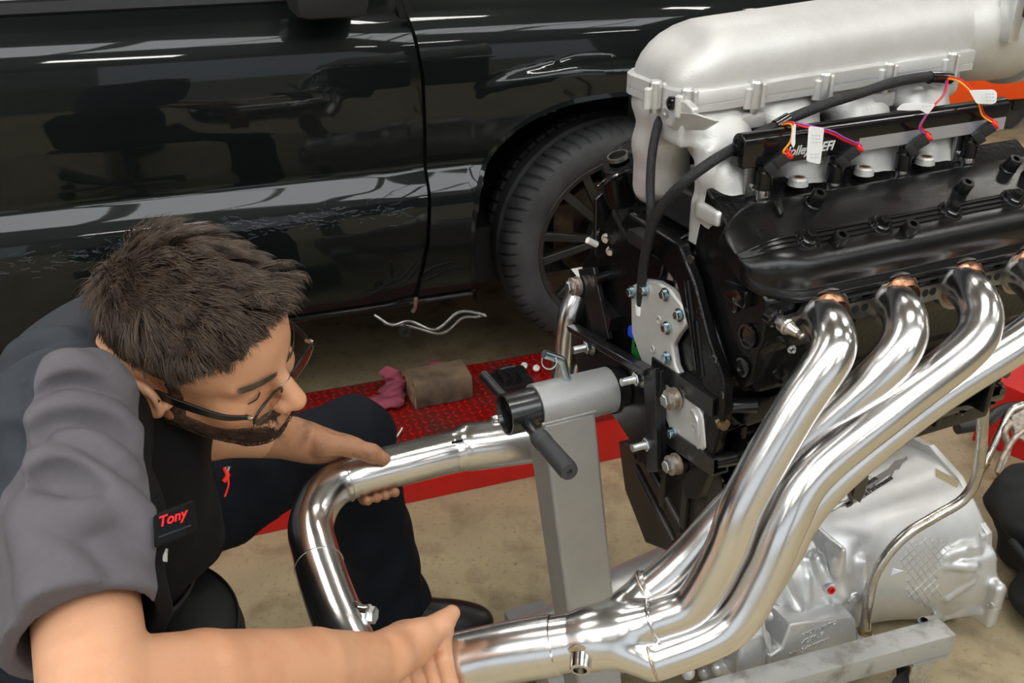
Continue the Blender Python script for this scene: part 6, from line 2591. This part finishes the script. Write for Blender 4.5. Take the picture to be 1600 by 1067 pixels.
MB().tube(catmull([Pz(606, 685, .155), Pz(616, 686, .153), Pz(624, 676, .16), Pz(629, 668, .17)], 5), .0022, 8).build('strip', 'white_plastic', t_)
MB().cbox(Pz(606, 674, .165), (.006, .005, .010), .002).build('strip_head', 'white_plastic', t_)
# stain on the floor
# ---------------- background at the right
crane = thing('floor_crane', 'orange folding shop crane standing behind the engine', 'shop crane', Pz(1540, 205, 0))
a, b = Pz(1440, 212, .0), Pz(1640, 192, .0)
cx = (a + b) / 2
cd = nrm(b - a)
ax_ = (cd, np.cross(e3, cd), e3)
MB().cbox(cx + e3 * .285, (.46, .10, .085), .015, ax_).build('crane_frame', 'orange_paint', crane)
MB().cbox(cx - cd * .40 + ax_[1] * .05 + e3 * .95, (.05, .06, .75), .01, ax_).build('crane_mast', 'orange_paint', crane)
MB().cbox(cx - cd * .10 + ax_[1] * .05 + e3 * 1.66, (.55, .045, .045), .01, ax_).build('crane_boom', 'orange_paint', crane)
for k in (-.36, .13):
    MB().lathe(cx + cd * k - ax_[1] * .05 + e3 * .098, ax_[1], [(0, .05), (0, .085), (.012, .096), (.09, .096), (.10, .085), (.10, .05)], 32).build('crane_wheel', 'rubber_tyre', crane)
    MB().cbox(cx + cd * k + e3 * .17, (.035, .07, .04), .005, ax_).build('wheel_fork', 'black_plastic', crane)
bl = Pz(1612, 190, 0)
tb = thing('blue_bin', 'blue plastic bin at the far right behind the shop crane', 'bin', bl)
MB().rings([[bl + cd * .22 * sx * q + ax_[1] * (.2 * sy * q + .25) + e3 * z for sx, sy in ((-1, -1), (1, -1), (1, 1), (-1, 1))] for z, q in ((.001, .85), (.40, 1), (.40, .94), (.02, .80))]).build('bin_body', 'blue_paint', tb, recalc=True, bevel=.01)
MB().cbox(bl + ax_[1] * .25 + e3 * .405, (.24, .015, .015), .005, ax_).build('bin_rim', 'blue_paint', tb)
# second orange post far behind, at the top edge
# red lift ramp on the right
rp = thing('lift_ramp', 'red steel ramp end on the floor to the right of the engine', 'ramp', Pz(1580, 660, 0))
p1, p2 = Pz(1544, 588, .22), Pz(1660, 640, .20)
rd = nrm((p2 - p1) * np.array([1, 1, 0]))
rx = np.cross(e3, rd)
MB().rings([[p1 + rx * .0, p1 + rx * .30, p1 + rx * .30 - e3 * p1[2], p1 - e3 * p1[2]], [p2, p2 + rx * .30, p2 + rx * .30 - e3 * p2[2], p2 - e3 * p2[2]]]).build('ramp_body', 'red_paint', rp, recalc=True, bevel=.004)
hz = [Pz(1490, 668, .16), Pz(1530, 660, .16), Pz(1560, 640, .17), Pz(1610, 632, .18)]
o = MB().tube(catmull([q - CF * .02 for q in hz], 6), .017, 14).build('black_hose', 'black_plastic', None)
tag(o, 'black rubber hose passing in front of the red ramp', 'hose')
# locking pliers standing at the right edge
pl = thing('locking_pliers', 'pair of steel locking pliers at the right edge of the picture', 'pliers', Pz(1570, 740, 0))
D_ = 2.68
MB().tube(catmull([P(1532, 735, D_), P(1545, 712, D_), P(1560, 680, D_), P(1572, 655, D_), P(1582, 640, D_), P(1600, 632, D_)], 6), [.010] * 10 + [.011] * 21, 16).build('handle', 'tube_steel', pl)
MB().tube([P(1541, 722, D_), P(1531, 736, D_)], .012, 16).build('adjuster_nut', 'brass', pl)
MB().tube(catmull([P(1558, 738, D_ - .02), P(1568, 712, D_ - .02), P(1585, 685, D_ - .02), P(1605, 668, D_ - .02)], 6), .008, 14).build('lower_handle', 'rust_steel', pl)
MB().tube(catmull([P(1560, 740, D_ - .01), P(1575, 700, D_ - .01), P(1570, 672, D_ - .01), P(1592, 650, D_ - .01)], 6), .010, 14).build('release_lever', 'rust_steel', pl)
MB().prism([P(x, y, D_) for x, y in ((1575, 650), (1600, 636), (1612, 660), (1600, 690), (1580, 680))], -CF * .02).build('jaw', 'rust_steel', pl, bevel=.002, recalc=True)
MB().tube([P(1563, 738, D_), P(1566, 752, D_ + .02)], .012, 12).build('handle_tip', 'brass', pl)
# black bag on the floor at the right
bg = Sdf()
c = Pz(1668, 930, .0)
bg.box(c + np.array([.05, .02, .09]), (.16, .20, .085), .06, k=.0)
bg.ell(c + np.array([.0, .08, .15]), (.15, .17, .06), k=.05)
bg.ell(c + np.array([-.04, -.08, .05]), (.14, .12, .05), k=.04)
bg.ell(c + np.array([-.0, .20, .12]), (.12, .10, .08), k=.06)
rr = np.random.RandomState(9)
ks, ph = rr.normal(0, 26, (8, 3)), rr.uniform(0, 6.28, 8)


def bpost(p, d):
    n = np.zeros(len(p))
    for k_, q in zip(ks, ph):
        n += np.sin(p @ k_ + q)
    return np.maximum(d + .0045 * n + .004 * np.abs(np.sin(p @ ks[0] * 1.7)), .002 - p[:, 2])


bg.post = bpost
bag = sdf_mesh('tool_bag', bg, c - .35, c + .42, .008, 'bag_black', None)
tag(bag, 'slumped black cloth tool bag on the floor at the right edge', 'bag')

MB().tube(catmull([c + np.array(v) for v in ((-.13, .02, .12), (-.17, .0, .16), (-.15, -.06, .14), (-.12, -.10, .09))], 6), .009, 10).build('carry_strap', 'bag_black', bag)
MB().tube(catmull([c + np.array(v) for v in ((-.10, .20, .17), (-.02, .08, .225), (.06, -.05, .20), (.10, -.15, .13))], 6), .004, 8).build('zip', 'black_plastic', bag)
